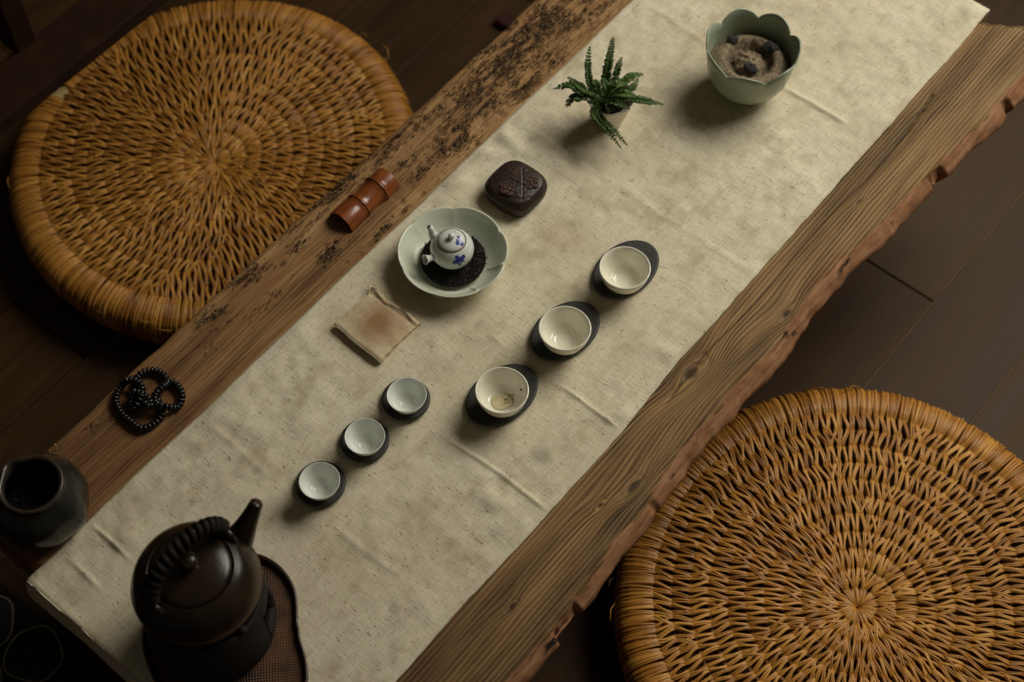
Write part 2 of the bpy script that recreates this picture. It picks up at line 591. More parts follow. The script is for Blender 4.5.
def make_table():
    root = empty('tea_table', W(0.1, .03, 0), ANG)
    tag(root, 'long low table of weathered wood with a rough bark edge, under the linen runner', 'table')
    off = Vector((-.1, -.03, 0))
    nu, nt = 1000, 96
    vs, fs, gr, kn = [], [], [], []
    T = .055

    def top_point(u, v):
        g, k = v, 0.0
        for (a, b, r) in KNOTS:
            du, dv = (u - a) / 2.1, v - b
            d2 = du * du + dv * dv
            e = math.exp(-d2 / (2 * (r * 1.3) ** 2))
            dd = math.sqrt(d2)
            # grain bends around the knot; inside it turns into rings
            g += (dv / (dd + .3 * r)) * r * .9 * e
            w = math.exp(-d2 / (2 * (r * .55) ** 2))
            g = g * (1 - w) + (b + dd * 1.3 + .002 * n1(u * 90, v * 120)) * w
            k = max(k, .8 * math.exp(-d2 / (2 * (r * .24) ** 2)), .55 * math.exp(-((dd - r * .62) / (r * .10)) ** 2) * (.5 + .5 * n1(u * 60, v * 60)))
        return g, k
    us = [U0 + (U1 - U0) * i / (nu - 1) for i in range(nu)]
    for u in us:
        er, el = edge_r(u), edge_l(u)
        eu = min(u - U0, U1 - u)
        for j in range(nt):
            t = j / (nt - 1)
            # denser near both borders (the middle lies under the runner)
            if t < .4:
                v = el + (.19 - el) * (t / .4)
            elif t < .5:
                v = .19 + (-.15 - .19) * ((t - .4) / .1)
            else:
                v = -.15 + (er + .15) * ((t - .5) / .5)
            g, k = top_point(u, v)
            z = TZ - .0006 + .0006 * n1(u * 8, g * 120, 2.0) - .001 * k
            z -= .004 * sm(.008, 0, v - er) + .003 * sm(.006, 0, el - v)
            # long drying crack and the split beside the runner on the right
            cv = -.183 + .010 * n1(u * 6, 4.4)
            if .02 < u < .62:
                z -= .003 * math.exp(-((v - cv) / .0012) ** 2) * sm(.02, .08, u)
                k = max(k, .9 * math.exp(-((v - cv) / .0012) ** 2) * sm(.02, .08, u))
            cl = .268 + .006 * n1(u * 5, 7.7)
            if -.05 < u < .5:
                q = math.exp(-((v - cl) / .0010) ** 2) * sm(-.05, .02, u)
                z -= .002 * q
                k = max(k, .6 * q)
            if v > .2 and u > .0:
                pit = n1(u * 70, v * 240, 1.0) + .6 * n1(u * 20, v * 60, 5.0)
                z -= .0022 * sm(.35, .7, pit)
                k = max(k, .55 * sm(.4, .75, pit))
            if eu < .02:
                rag = n1(v * 90, 3.3, u * 40)
                z -= .006 * sm(.012, 0, eu + .006 * rag)
                k = max(k, .5 * sm(.012, .0, eu + .008 * rag))
            uu = u
            if u < U0 + 1e-6:
                uu = u + .003 * n1(v * 60, 9.0)
            if u > .6:
                ex = max(0, -.16 - v)
                uu = u + sm(.66, U1, u) * (ex * .55 + .010 * n1(v * 55, 2.0) * sm(0, .02, ex))
            vs.append((uu, v, z))
            gr.append(g)
            kn.append(k)
    for i in range(nu - 1):
        for j in range(nt - 1):
            a = i * nt + j
            fs.append((a, a + 1, a + nt + 1, a + nt))
    # sides and underside
    base = len(vs)
    for i, u in enumerate(us):
        for (v, z) in ((edge_l(u) + .002, TZ - .02), (edge_l(u) - .004, TZ - T), (edge_r(u) + .01, TZ - T), (edge_r(u) + .004, TZ - .012)):
            uq = u + sm(.66, U1, u) * max(0, -.16 - v) * .55
            vs.append((uq, v, z))
            gr.append(v + z)
            kn.append(0.1)
    for i in range(nu - 1):
        b0, b1 = base + i * 4, base + i * 4 + 4
        fs.append((i * nt, (i + 1) * nt, b1, b0))
        for q in range(3):
            fs.append((b0 + q, b1 + q, b1 + q + 1, b0 + q + 1))
        fs.append((b0 + 3, b1 + 3, (i + 1) * nt + nt - 1, i * nt + nt - 1))
    # end grain: walls straight down from the worn end edges
    for ring, flip in (([q for q in range(nt)], False), ([(nu - 1) * nt + q for q in range(nt)], True)):
        low = len(vs)
        for q in ring:
            x_, y_, z_ = vs[q]
            vs.append((x_, y_, TZ - T))
            gr.append(gr[q])
            kn.append(.3)
        for j in range(nt - 1):
            f_ = (ring[j], low + j, low + j + 1, ring[j + 1])
            fs.append(f_[::-1] if flip else f_)
    me = bpy.data.meshes.new('tabletop')
    me.from_pydata(vs, [], fs)
    me.materials.append(M['timber'])
    me.polygons.foreach_set('use_smooth', [True] * len(fs))
    for nm, dat in (('grain', gr), ('knot', kn)):
        me.attributes.new(nm, 'FLOAT', 'POINT').data.foreach_set('value', dat)
    me.validate()
    top = bpy.data.objects.new('tabletop', me)
    C.objects.link(top)
    top.parent = root
    top.location = off
    # bark lip running along the right-hand side
    nb, ns = 700, 13
    mb = MB()

    def bark(s, t):
        u = U0 + .004 + (U1 + .036 - U0 - .006) * s
        er = edge_r(u)
        notch = sm(.40, .60, n1(u * 16, 6.6) + .45 * n1(u * 60, 2.2))
        wid = .0135 + .005 * n1(u * 7, 2.5) + .0025 * n1(u * 30, 7.5)
        wid *= (1 - .55 * notch)
        if t < .55:
            q = t / .55
            v = er + .003 - (wid + .003) * q
            z = TZ - .0035 - .014 * q ** 1.5
        else:
            q = (t - .55) / .45
            v = er - wid + (wid + .006) * q ** 1.4
            z = TZ - .0175 - .036 * q
        r = n1(u * 26, v * 60, z * 60) * .4 + n1(u * 90, v * 220, z * 220) * .16
        z += .0035 * r * (.2 + sm(0, .2, t))
        v -= .003 * r * sm(0, .2, t)
        if t < .55:
            z -= .007 * notch * sm(.05, .3, t)
        return (u, v, z)
    mb.grid(nb, ns, bark)
    bo = mb.build('bark_edge', M['bark'], root)
    bo.location = off
    tag(bo, 'rough reddish bark edge')
    # trestle feet under the slab
    for uu in (-.40, .596):
        m = MB()
        m.box(uu - .022, uu + .022, -.12, .15, .011, TZ - T - .001, .006)
        m.box(uu - .0125, uu + .0125, -.14, .517 if uu > 0 else .2, 0, .012, .003)
        lo = m.build('leg', M['legwood'], root, smooth=False)
        lo.location = off
        tag(lo, 'dark red-brown trestle leg')
    return root


make_table()

# ================================================================== STRAW CUSHIONS
def make_cushion(name, centre, R, seed, stretch, rot, weave_off, hole=None):
    random.seed(seed)
    root = empty(name, (centre[0], centre[1], 0), 0)
    HT = .088

    def topz(r):
        return HT - .008 * math.exp(-(r / .05) ** 2) - .004 * min(1, (r / .245)) ** 2

    def sq(x, y):
        """cushions are slightly out of round"""
        a = math.atan2(y, x)
        k = 1 + stretch * math.cos(2 * (a - rot)) + .006 * math.sin(3 * a + seed)
        return x * k, y * k
    core = MB()
    prof = [(.001, .004), (R * .86, .004), (R * .92, .02), (R * .965, .05), (R * .955, .066), (R * .90, .075), (R * .8, .0755), (R * .5, .0755), (.05, .070), (.001, .065)]
    core.lathe(prof, 64, lambda a, i, r, z: (*sq(r * math.cos(a), r * math.sin(a)), z))
    core.build('core', M['straw_core'], root)
    wx, wy = weave_off
    rim_r = R - .046
    mb = MB()
    mb.c = .5
    d = .0235
    rings = int(round(rim_r / d))
    d = rim_r / rings

    def strand(p0, p1, mid_side, arch, rad, tone, seg=5, n=5):
        pts, rr = [], []
        dx, dy = p1[0] - p0[0], p1[1] - p0[1]
        L = math.hypot(dx, dy) + 1e-9
        nx, ny = -dy / L, dx / L
        for i in range(n):
            t = i / (n - 1)
            b = math.sin(PI * t)
            x = p0[0] + dx * t + nx * mid_side * b
            y = p0[1] + dy * t + ny * mid_side * b
            f = 1 - math.hypot(x, y) / rim_r
            f = max(0, min(1, f))
            X, Y = sq(x + wx * f, y + wy * f)
            z = topz(math.hypot(x, y)) - .0085 + arch * (b ** .7)
            pts.append((X, Y, z))
            rr.append(rad * (.55 + .45 * b))
        mb.c = tone
        mb.tube(pts, rr, seg, caps=False)
    # straw bundles pinch together on every ring, leaving dark slits, and fan out between the rings
    counts = [max(9, int(2 * PI * max(k, .55) * d / (.0100 + .0056 * min(1, k * d / rim_r)))) for k in range(rings + 1)]
    phase = [random.random() for k in range(rings + 1)]
    tones = [[random.uniform(.34, .64) for q in range(c)] for c in counts]

    def bundle(k, q):
        n_ = counts[k]
        w_ = q % n_
        return 2 * PI * (w_ + phase[k] + .12 * n1(w_ * 3.7, k * 5.1 + seed)) / n_ + 2 * PI * ((q - w_) // n_)
    for k in range(rings):
        r0, r1 = max(.003, k * d), (k + 1) * d
        for q in range(counts[k + 1]):
            a1 = bundle(k + 1, q)
            lo = math.floor(a1 / (2 * PI) * counts[k] - phase[k]) if k else 0
            ns = 4 if k < 3 else (5 if k < 6 else 7)
            for s_ in range(ns):
                f = (s_ - (ns - 1) / 2) / ((ns - 1) / 2)
                side = lo if f < -.01 or (abs(f) <= .01 and q % 2) else lo + 1
                if k:
                    st0 = 2 * PI / counts[k]
                    a0 = bundle(k, side) + (-math.copysign(.24 * (1 - abs(f)) + .07, f) if abs(f) > .01 else 0) * st0
                    if abs(a0 - a1) > 1.1 * st0:
                        a0 = a1 + math.copysign(.6 * st0, a0 - a1)
                else:
                    a0 = a1 + f * .3
                st1 = 2 * PI / counts[k + 1]
                a1s = a1 + f * .285 * st1
                rad = min(.0020, st1 * r1 / ns * .62) * random.uniform(.85, 1.12)
                tone = max(0, min(1, tones[k + 1][q] + random.uniform(-.24, .24)))
                e0, e1 = r0 - .0050 * random.uniform(.3, 1), r1 + .0050 * random.uniform(.3, 1)
                e0 = max(.002, e0)
                ja = random.uniform(-.06, .06) * st1
                zj = random.uniform(-.0007, .0007)
                am = (a0 + a1s) / 2 + ja
                pts, rr = [], []
                for i in range(9):
                    t = i / 8
                    r = e0 + (e1 - e0) * t
                    tt = max(0, min(1, (r - r0) / (r1 - r0)))
                    aa = a0 + (a1s - a0) * sm(-.05, 1.05, tt) + ja * math.sin(PI * tt)
                    fo = max(0, 1 - r / rim_r)
                    X, Y = sq(r * math.cos(aa) + wx * fo, r * math.sin(aa) + wy * fo)
                    z = topz(r) - .0060 + .0030 * math.sin(PI * t) ** .6 + zj - .0022 * sm(.18, 0, t)
                    pts.append((X, Y, z))
                    rr.append(rad * (1 - .2 * abs(2 * t - 1) ** 3))
                mb.c = tone
                mb.tube(pts, rr, 5, caps=False)
    # concentric foundation ropes showing between the stitches
    for k in range(1, rings + 1):
        r = k * d
        pts = []
        for i in range(97):
            a = 2 * PI * i / 96
            f = max(0, 1 - r / rim_r)
            x, y = r * math.cos(a) + wx * f, r * math.sin(a) + wy * f
            X, Y = sq(x, y)
            pts.append((X, Y, topz(r) - .0120))
        mb.c = .1
        mb.tube(pts, .0035, 5, caps=False)
    mb.build('woven_top', M['straw'], root)
    # straw wrapped over the rim
    rb = MB()
    rb.c = .5
    path = [(-.008, .0772), (.003, .0800), (.014, .0808), (.027, .0790), (.037, .0738), (.0432, .0635), (.0440, .0460), (.038, .022), (.024, .004)]
    n = 1150
    for q in range(n):
        a = 2 * PI * (q + random.uniform(-.4, .4)) / n
        lean = random.uniform(-.012, .012)
        ab = bundle(rings, round(a / (2 * PI) * counts[rings] - phase[rings]))
        lay = random.uniform(-.0018, .0018)
        if hole and abs((a - hole + PI) % (2 * PI) - PI) < .045:
            continue
        pts, rr = [], []
        for i, (dr, z) in enumerate(path):
            t = i / (len(path) - 1)
            r = rim_r + dr + lay * math.sin(PI * t)
            aa = a + lean * t + (ab - a) * .36 * max(0, 1 - t * 2.2) ** 1.2
            X, Y = sq(r * math.cos(aa), r * math.sin(aa))
            pts.append((X, Y, z + lay * .6 - (.003 if i == 0 else 0)))
            rr.append(.0018 * (.7 if i in (0, len(path) - 1) else 1))
        g = .45 + .25 * n1(a * 9, seed) + random.uniform(-.22, .22)
        rb.c = max(0, min(1, g))
        rb.tube(pts, rr, 5, caps=False)
    # few loose ends
    for q in range(26):
        a = random.uniform(0, 2 * PI)
        r = R * random.uniform(.97, 1.0)
        X, Y = sq(r * math.cos(a), r * math.sin(a))
        z = random.uniform(.05, .09)
        t = a + PI / 2 + random.uniform(-.6, .6)
        L = random.uniform(.012, .035)
        rb.c = random.uniform(.4, .9)
        rb.tube([(X, Y, z), (X + math.cos(t) * L * .5 + math.cos(a) * .004, Y + math.sin(t) * L * .5 + math.sin(a) * .004, z + .003),
                 (X + math.cos(t) * L, Y + math.sin(t) * L, z)], .0007, 4)
    rb.build('rim_wrap', M['straw'], root)
    if hole:
        pm = MB()
        for i, da in enumerate((-.032, -.011, .011, .032)):
            pts = []
            for (dr, z) in path[:6]:
                r = rim_r + dr
                X, Y = sq(r * math.cos(hole + da), r * math.sin(hole + da))
                pts.append((X, Y, z - .0028))
            pm.tube(pts, .0034, 6, flat=.35)
        tag(pm.build('torn_patch', M['pale_straw'], root), 'pale inner straw showing where the wrap is torn')
    return root


cl = at(213, 147, .088)
cr = at(863, 597, .088)
hp = at(92, 100, .088)
tag(make_cushion('straw_cushion', cl, .296, 11, .018, math.radians(75), (.003, -.017), math.atan2(hp[1] - cl[1], hp[0] - cl[0])),
    'round woven straw floor cushion with a torn pale patch on its rim', 'cushion', 'woven straw floor cushions')
tag(make_cushion('straw_cushion', cr, .300, 29, .012, math.radians(60), (-.006, -.008)),
    'round woven straw floor cushion below the bark edge of the table', 'cushion', 'woven straw floor cushions')

# ================================================================== LINEN RUNNER
# spots where something stands on the cloth: (u, v, radius)
SPOTS = []
for (px, py, z, r) in ((406, 402, 0, .035), (365, 443, 0, .035), (321, 486, 0, .035), (625, 271, 0, .055), (565, 333, 0, .055), (502, 397, 0, .055),
                       (453, 262, 0, .065), (517, 192, 0, .045), (610, 112, 0, .03), (741, 95, 0, .04), (374, 327, 0, .055)):
    uu, vv = uv(px, py)
    SPOTS.append((uu, vv, r))
SPOTS.append((-.467, .0, .135))
RZ = TZ + .0030                 # where things rest


def make_runner():
    nu, nv = 840, 120
    u0, u1 = -.556, .787
    drop0, drop1, rad = .045, .045, .007
    L = u1 - u0
    total = drop0 + L + drop1

    def surf(s, t):
        d = s * total - drop0           # distance from the near fold
        vl = .2085 + .0018 * n1(d * 9, 2.0) + .0009 * n1(d * 40, 3.0)
        vr = -.1655 + .0035 * n1(d * 7, 5.0) + .0012 * n1(d * 45, 6.0)
        vr += .004 * sm(.25, .0, abs(d - .5))*-1
        v = vl + (vr - vl) * t
        if d < 0:
            hang = -d
            u, z = u0 + .0 - .003 * math.sin(hang * 40), TZ + .002 - hang
            v += -.0035 * math.sin(v * 25) * hang * 10
            u -= .004 * n1(v * 12, 4.0) * hang / .05
            if hang > .035:
                u += (hang - .035) * .8
            k = math.exp(-hang / .004)
            u = u + k * .003
            z = z - .003 * k * 0
            return (u, v, z)
        if d > L:
            hang = d - L
            return (u1 + .002 + .003 * n1(v * 12, 9.0) * hang * 10, v, TZ + .0015 - hang)
        u = u0 + d
        z = 0.0
        # gentle hand-washed wrinkles
        z += .0046 * max(0, n1(u * 10, v * 14, 3.3)) + .0030 * max(0, n1(u * 24, v * 28, 7.1)) + .0011 * n1(u * 60, v * 70, 1.0)
        # pressed fold lines across the cloth
        for (cu, va, vb, a, w) in ((-.013, .03, -.17, .0030, .0026), (-.141, -.02, -.17, .0028, .0026), (-.467, .21, .12, .0034, .0024), (-.51, .2, .13, .0026, .003),
                                   (.507, .0, -.13, .0032, .0035), (.507, .2, .05, .0014, .005), (-.3, .2, -.1, .0012, .004), (.25, .2, -.17, .0012, .005)):
            m = sm(va, va - .03, v) * sm(vb, vb + .02, v)
            z += .8 * a * m * math.exp(-((u - cu - .004 * n1(v * 14, cu)) / w) ** 2)
        # soft folds behind the dark box and near the corner stain
        for (cu, cv, ru, rv, a, an) in ((.19, .185, .010, .04, .0060, .5), (.215, .165, .010, .05, .005, -.2), (.13, .19, .008, .03, .004, .9), (-.17, -.115, .012, .02, .004, .3),
                                        (-.19, -.14, .008, .02, .003, 1.2), (-.45, .15, .012, .03, .004, .4), (-.43, .11, .010, .03, .003, 1.0), (-.5, .1, .012, .03, .003, .2),
                                        (.0, -.16, .01, .03, .003, .6), (.1, -.15, .01, .03, .003, .3), (.4, .1, .012, .05, .003, .7), (.62, .06, .012, .06, .003, .5)):
            du, dv = u - cu, v - cv
            x = du * math.cos(an) + dv * math.sin(an)
            y = -du * math.sin(an) + dv * math.cos(an)
            z += a * math.exp(-(x / ru) ** 2 - (y / rv) ** 2)
        flat = 1.0
        for (a, b, r) in SPOTS:
            q = math.hypot(u - a, v - b)
            flat = min(flat, sm(r, r + .03, q))
        eL = min(vl - v, v - vr)
        z = max(z, -.0003)
        z *= sm(0, .012, eL) * .85 + .15
        z = TZ + .0022 + z * flat
        if d < rad:
            z -= rad - math.sqrt(max(0, rad * rad - (rad - d) ** 2))
        if L - d < rad:
            q = L - d
            z -= rad - math.sqrt(max(0, rad * rad - (rad - q) ** 2))
        return (u, v, z)
    mb = MB()
    mb.grid(nu, nv, surf, flip=True)
    # folded hems
    o = mb.build('table_runner', M['linen'])
    place(o, W(0, 0, 0), ANG)
    # the mesh is in u, v, z already
    o.location = (OX, OY, 0)
    md = o.modifiers.new('cloth_thickness', 'SOLIDIFY')
    md.thickness = .0011
    md.offset = -1
    tag(o, 'long cream linen runner with creases and small stains, laid along the table', 'table runner')


make_runner()

# ================================================================== CRUMBS on the left border
def make_crumbs():
    random.seed(5)
    mb = MB()
    mb.c = .3
    CL = [(530, 38, 60, 15, 620), (548, 20, 50, 12, 420), (518, 46, 30, 10, 200), (499, 68, 22, 10, 190), (483, 84, 22, 9, 170), (466, 95, 14, 7, 110), (452, 109, 10, 5, 60),
          (480, 107, 16, 6, 130), (492, 103, 9, 5, 60), (450, 132, 12, 6, 110), (460, 140, 14, 9, 170), (446, 148, 16, 7, 110), (522, 93, 16, 7, 120), (532, 82, 12, 6, 80),
          (543, 57, 14, 6, 90), (560, 60, 12, 5, 60), (520, 82, 14, 7, 90), (582, 14, 20, 8, 150), (608, 4, 16, 6, 90), (570, 30, 20, 5, 70), (392, 139, 24, 4, 70),
          (383, 157, 16, 5, 70), (415, 150, 8, 4, 26), (405, 165, 8, 4, 28), (421, 175, 12, 6, 60), (402, 215, 8, 4, 40), (388, 230, 12, 5, 70), (378, 240, 9, 4, 44),
          (344, 183, 16, 6, 120), (331, 196, 14, 6, 90), (314, 211, 14, 6, 110), (331, 252, 12, 5, 90), (299, 244, 9, 4, 40), (254, 272, 12, 6, 90), (240, 282, 10, 5, 60),
          (350, 236, 12, 5, 50), (270, 300, 12, 4, 20), (430, 115, 30, 6, 80), (410, 130, 30, 5, 60), (365, 165, 24, 6, 50), (470, 130, 50, 14, 90), (300, 225, 20, 8, 40),
          (205, 320, 12, 5, 70), (222, 312, 10, 4, 30), (245, 315, 20, 8, 14), (210, 345, 20, 8, 14), (120, 408, 8, 3, 22), (95, 425, 8, 3, 16), (50, 452, 10, 4, 16), (560, 8, 40, 14, 260), (505, 30, 30, 6, 110), (480, 60, 30, 6, 110), (590, 30, 14, 4, 24),
          (360, 260, 40, 16, 26), (440, 190, 20, 8, 26)]
    k = .00116
    for (px, py, ra, rc, n) in CL:
        u, v = uv(px, py)
        sc = 1 + .25 * (341 - py) / 341
        for _ in range(int(n * 1.35)):
            uu = u + random.gauss(0, ra * k * .72 * sc)
            vv = v + random.gauss(0, rc * k * .84 * sc)
            if not (.2125 < vv < .3075) or not (U0 + .01 < uu < U1 - .01):
                continue
            if -.012 < uu < .09 and .24 < vv < .283:
                continue
            if n1(uu * 30, vv * 110, 4.0) < -.22:
                continue
            Lh = random.uniform(.0009, .0023)
            a = random.gauss(0, .9)
            cu = random.uniform(-1, 1) * .9
            r = random.uniform(.0003, .00062)
            z = TZ + .0009 + random.random() ** 3 * .002
            pts = []
            for i in range(4):
                t = (i / 3 - .5) * 2
                b = a + cu * t * .6
                pts.append((uu + Lh * t * math.cos(b), vv + Lh * t * math.sin(b), z + .0006 * (1 - t * t) * random.random()))
            light = py > 400 or random.random() < .25
            mb.c = random.uniform(.6, 1) if light else random.random() * .6
            mb.tube(pts, [r * .6, r, r, r * .5], 4, caps=True)
    o = mb.build('dry_crumbs', M['crumb'], smooth=False)
    o.location = (OX, OY, 0)
    o.rotation_euler = (0, 0, ANG)
    tag(o, 'dark dry crumbs strewn over the bare wooden border along the upper side of the table', 'crumbs', kind='stuff')


make_crumbs()

# ================================================================== SMALL CUPS ON ROUND SAUCERS
def at3(px, py, z):
    x, y = at(px, py, z)
    return Vector((x, y, z))


def small_saucer():
    mb = MB()
    mb.lathe([(.0005, 0), (.020, 0), (.0245, .0012), (.0272, .0045), (.0274, .006), (.0266, .0072), (.024, .0074), (.018, .0068), (.0005, .0066)], 64)
    return mb.build('saucer', M['slate'])


def small_cup():
    mb = MB()
    mb.lathe([(.0003, .0022), (.0078, .0022), (.0082, 0), (.0102, 0), (.0106, .0026), (.0142, .0075), (.0180, .0145), (.0206, .0215), (.0219, .0262), (.02195, .0268),
              (.0214, .0270), (.0208, .0262), (.0194, .0212), (.0168, .0145), (.0132, .0092), (.0104, .0069), (.0094, .0066), (.0088, .0058), (.0060, .0050), (.0003, .0047)], 72)
    return mb.build('teacup', M['bluewhite'])


SC = [((406.3, 401.7), (407, 396), 'uppermost of the three small cups, next to the big cup with dregs'),
      ((365.2, 442.9), (364.8, 436.2), 'middle one of the three small cups in the row'),
      ((321.2, 486.0), (319.5, 480.5), 'lowest of the three small cups, closest to the kettle spout')]
s0, c0 = small_saucer(), small_cup()
SL = ['round black saucer under the small cup that is closest to the big cups', 'round black saucer under the middle small cup', 'round black saucer under the small cup closest to the kettle']
CLB = ['small pale teacup on a round black saucer, closest of its row to the big cups', 'small pale teacup on a round black saucer, middle one of its row',
       'small pale teacup on a round black saucer, closest to the kettle']
for i, (sp, cp, _) in enumerate(SC):
    s = s0 if i == 0 else copy_tree(s0)
    c = c0 if i == 0 else copy_tree(c0)
    s.location = at3(*sp, RZ)
    p = at3(*cp, RZ + .0068 + .0268)
    d = Vector((p.x - s.location.x, p.y - s.location.y))
    if d.length > .010:
        d *= .010 / d.length
    c.location = (s.location.x + d.x, s.location.y + d.y, RZ + .0068)
    s.rotation_euler = (0, 0, i * 1.1)
    c.rotation_euler = (0, 0, i * 2.3)
    tag(s, SL[i], 'saucer', 'round black saucers')
    tag(c, CLB[i], 'cup', 'small pale teacups')

# ================================================================== BIG CUPS ON OVAL SAUCERS
def oval_saucer():
    mb = MB()
    A, B = .0465, .0325

    def mod(a, i, r, z):
        return (A * r * math.cos(a), B * r * math.sin(a), z)
    mb.lathe([(.01, 0), (.82, 0), (.93, .0012), (.995, .0045), (1.0, .006), (.985, .0072), (.93, .0074), (.75, .0066), (.01, .0062)], 80, mod)
    return mb.build('oval_saucer', M['slate'])


def big_cup():
    mb = MB()
    mb.lathe([(.0003, .003), (.0112, .003), (.0118, 0), (.0142, 0), (.0148, .0035), (.0196, .0085), (.0246, .0165), (.0280, .026), (.0294, .0335), (.02965, .0346),
              (.0292, .0353), (.0284, .0354), (.0277, .0347), (.0262, .0270), (.0230, .0175), (.0180, .0110), (.0146, .0092), (.0136, .0089), (.0128, .0080), (.0090, .0074), (.0003, .0071)], 80)
    return mb.build('tea_bowl', M['ivory'])


BC = [((625.5, 271.5), (625, 267.5)), ((565, 333), (565, 328)), ((502, 397), (502, 390))]
OL = ['oval black saucer under the big white cup with the bare inside, third from the kettle side', 'oval black saucer under the middle big white cup', 'oval black saucer under the white cup with tea dregs']
BL = ['big ivory-white cup on an oval black saucer, closest of its row to the bark edge and green bowl', 'big ivory-white cup on an oval black saucer, middle one of its row',
      'big ivory-white cup with yellowish tea dregs and leaf specks inside, on an oval black saucer']
OL[0] = 'oval black saucer under the uppermost big white cup, farthest from the kettle'
BL[0] = 'big ivory cup on an oval black saucer, farthest of its row from the kettle'
os0, bc0 = oval_saucer(), big_cup()
for i, (sp, cp) in enumerate(BC):
    s = os0 if i == 0 else copy_tree(os0)
    c = bc0 if i == 0 else copy_tree(bc0)
    s.location = at3(*sp, RZ)
    s.rotation_euler = (0, 0, math.radians((46, 43, 42)[i]))
    p = at3(*cp, RZ + .0064 + .0354)
    c.location = (p.x, p.y, RZ + .0067)
    c.rotation_euler = (0, 0, i * 1.3)
    tag(s, OL[i], 'saucer', 'oval black saucers')
    tag(c, BL[i], 'cup', 'big ivory cups')
    if i == 2:
        n = NT('pale_tea')
        k = n.noise(n.coord(), 90, 3)
        M['tea'] = n.done(n.ramp(k, [(.3, S(208, 194, 144)), (.7, S(232, 224, 190))]), .08, .5)
        mb = MB()
        mb.lathe([(.0002, .0074), (.008, .0076), (.0118, .0086), (.0122, .0087), (.0119, .0090), (.008, .0086), (.0002, .0085)], 36,
                 lambda a, i_, r, z: (r * (1 + .12 * math.sin(2 * a + 1) + .07 * math.sin(3 * a)) * math.cos(a) * .9, r * (1 + .12 * math.sin(2 * a + 1)) * math.sin(a) * .9, z))
        t_ = mb.build('tea_dregs', M['tea'], c)
        t_.rotation_euler = (0, 0, -i * 1.3)
        mb = MB()
        random.seed(2)
        for (x, y, z, r) in ((.004, .002, .0098, .0012), (.0125, .006, .0128, .0009), (.003, -.002, .0094, .0007), (.0062, -.0015, .0098, .0007), (.021, .009, .0195, .0012), (.0005, .006, .0094, .0006)):
            mb.ball((x, y, z), r, 7, 5, (1.3, .8, .6))
        t_ = mb.build('leaf_specks', M['leaf_dry'], c)
        t_.rotation_euler = (0, 0, -i * 1.3)

# ================================================================== PETAL BOWLS
def petal_bowl(name, prof_out, thick, notches, dr, dz, power, mat, rib=.0, seg=168):
    """prof_out [(r, z)] from foot to rim; notches = list of angles where the rim is nicked"""
    zt = prof_out[-1][1]

    def lobe(a):
        ns = sorted(notches)
        for i in range(len(ns)):
            a0, a1 = ns[i], ns[(i + 1) % len(ns)] + (2 * PI if i == len(ns) - 1 else 0)
            x = a if a >= ns[0] else a + 2 * PI
            if a0 <= x <= a1:
                return math.sin(PI * (x - a0) / (a1 - a0)) ** power
        return 1.0
    inner = [(max(.0004, r - thick), z) for r, z in prof_out[1:]]
    pin = []
    for i, (r, z) in enumerate(inner):
        pin.append((r, max(z, prof_out[0][1] + .0045)))
    rim = (prof_out[-1][0] - thick * .5, zt + thick * .35)
    prof = [(.0004, .0015)] + prof_out + [rim] + pin[::-1] + [(.0004, .0045)]
    no = len(prof_out) + 1

    def mod(a, i, r, z):
        w = max(0, min(1, z / zt)) ** 1.6
        m = 1 - lobe(a)
        r2 = r * (1 - dr * m * w)
        z2 = z - dz * m * w * w
        if i > no and rib:
            r2 -= rib * (m ** 6) * sm(.15, .4, z / zt)
        return (r2 * math.cos(a), r2 * math.sin(a), z2)
    mb = MB()
    mb.lathe(prof, seg, mod)
    return mb.build(name, mat)


# pale celadon bowl holding the teapot
ca = at3(452.8, 250.8, RZ + .029)
NB = [math.radians(x) for x in (28, 91, 140, 202, 250, 300, 345)]
b = petal_bowl('celadon_bowl', [(.030, 0), (.0315, .0010), (.0350, .0025), (.0425, .0052), (.0515, .0125), (.0592, .0205), (.0650, .0290)], .0024, NB, .038, .0028, .45, M['celadon'], .0026)
b.location = (ca.x, ca.y, RZ)
tag(b, 'pale celadon bowl with a scalloped petal rim, holding dry tea and the little teapot', 'bowl')


def tea_bed():
    random.seed(8)
    mb = MB()
    rr = .0385
    mb.lathe([(.0003, .0060), (.034, .0062), (.0375, .0085), (rr, .0118), (.030, .0142), (.018, .0150), (.0003, .0150)], 40,
             lambda a, i, r, z: (r * math.cos(a), r * math.sin(a), z + (.001 * n1(r * 400 * math.cos(a), r * 400 * math.sin(a)) if i > 3 else 0)))
    for _ in range(1500):
        a, r = random.uniform(0, 2 * PI), rr * math.sqrt(random.random())
        x, y = r * math.cos(a), r * math.sin(a)
        if math.hypot(x, y - .001) < .020:
            continue
        t = random.uniform(0, PI)
        L = random.uniform(.0012, .003)
        z = .0148 + random.random() * .0012 - .0030 * sm(.028, rr, r)
        tl = random.uniform(-.5, .7) * L
        mb.tube([(x - L * math.cos(t), y - L * math.sin(t), z), (x, y, z + .0007), (x + L * math.cos(t), y + L * math.sin(t), z + max(0, tl))], [.0003, .0005, .0003], 4)
    o = mb.build('dry_tea_bed', M['leaf_dry'], smooth=False)
    o.location = (ca.x, ca.y, RZ)
    tag(o, 'bed of black dry tea filling the celadon bowl around the teapot', 'tea leaves', kind='stuff')


tea_bed()


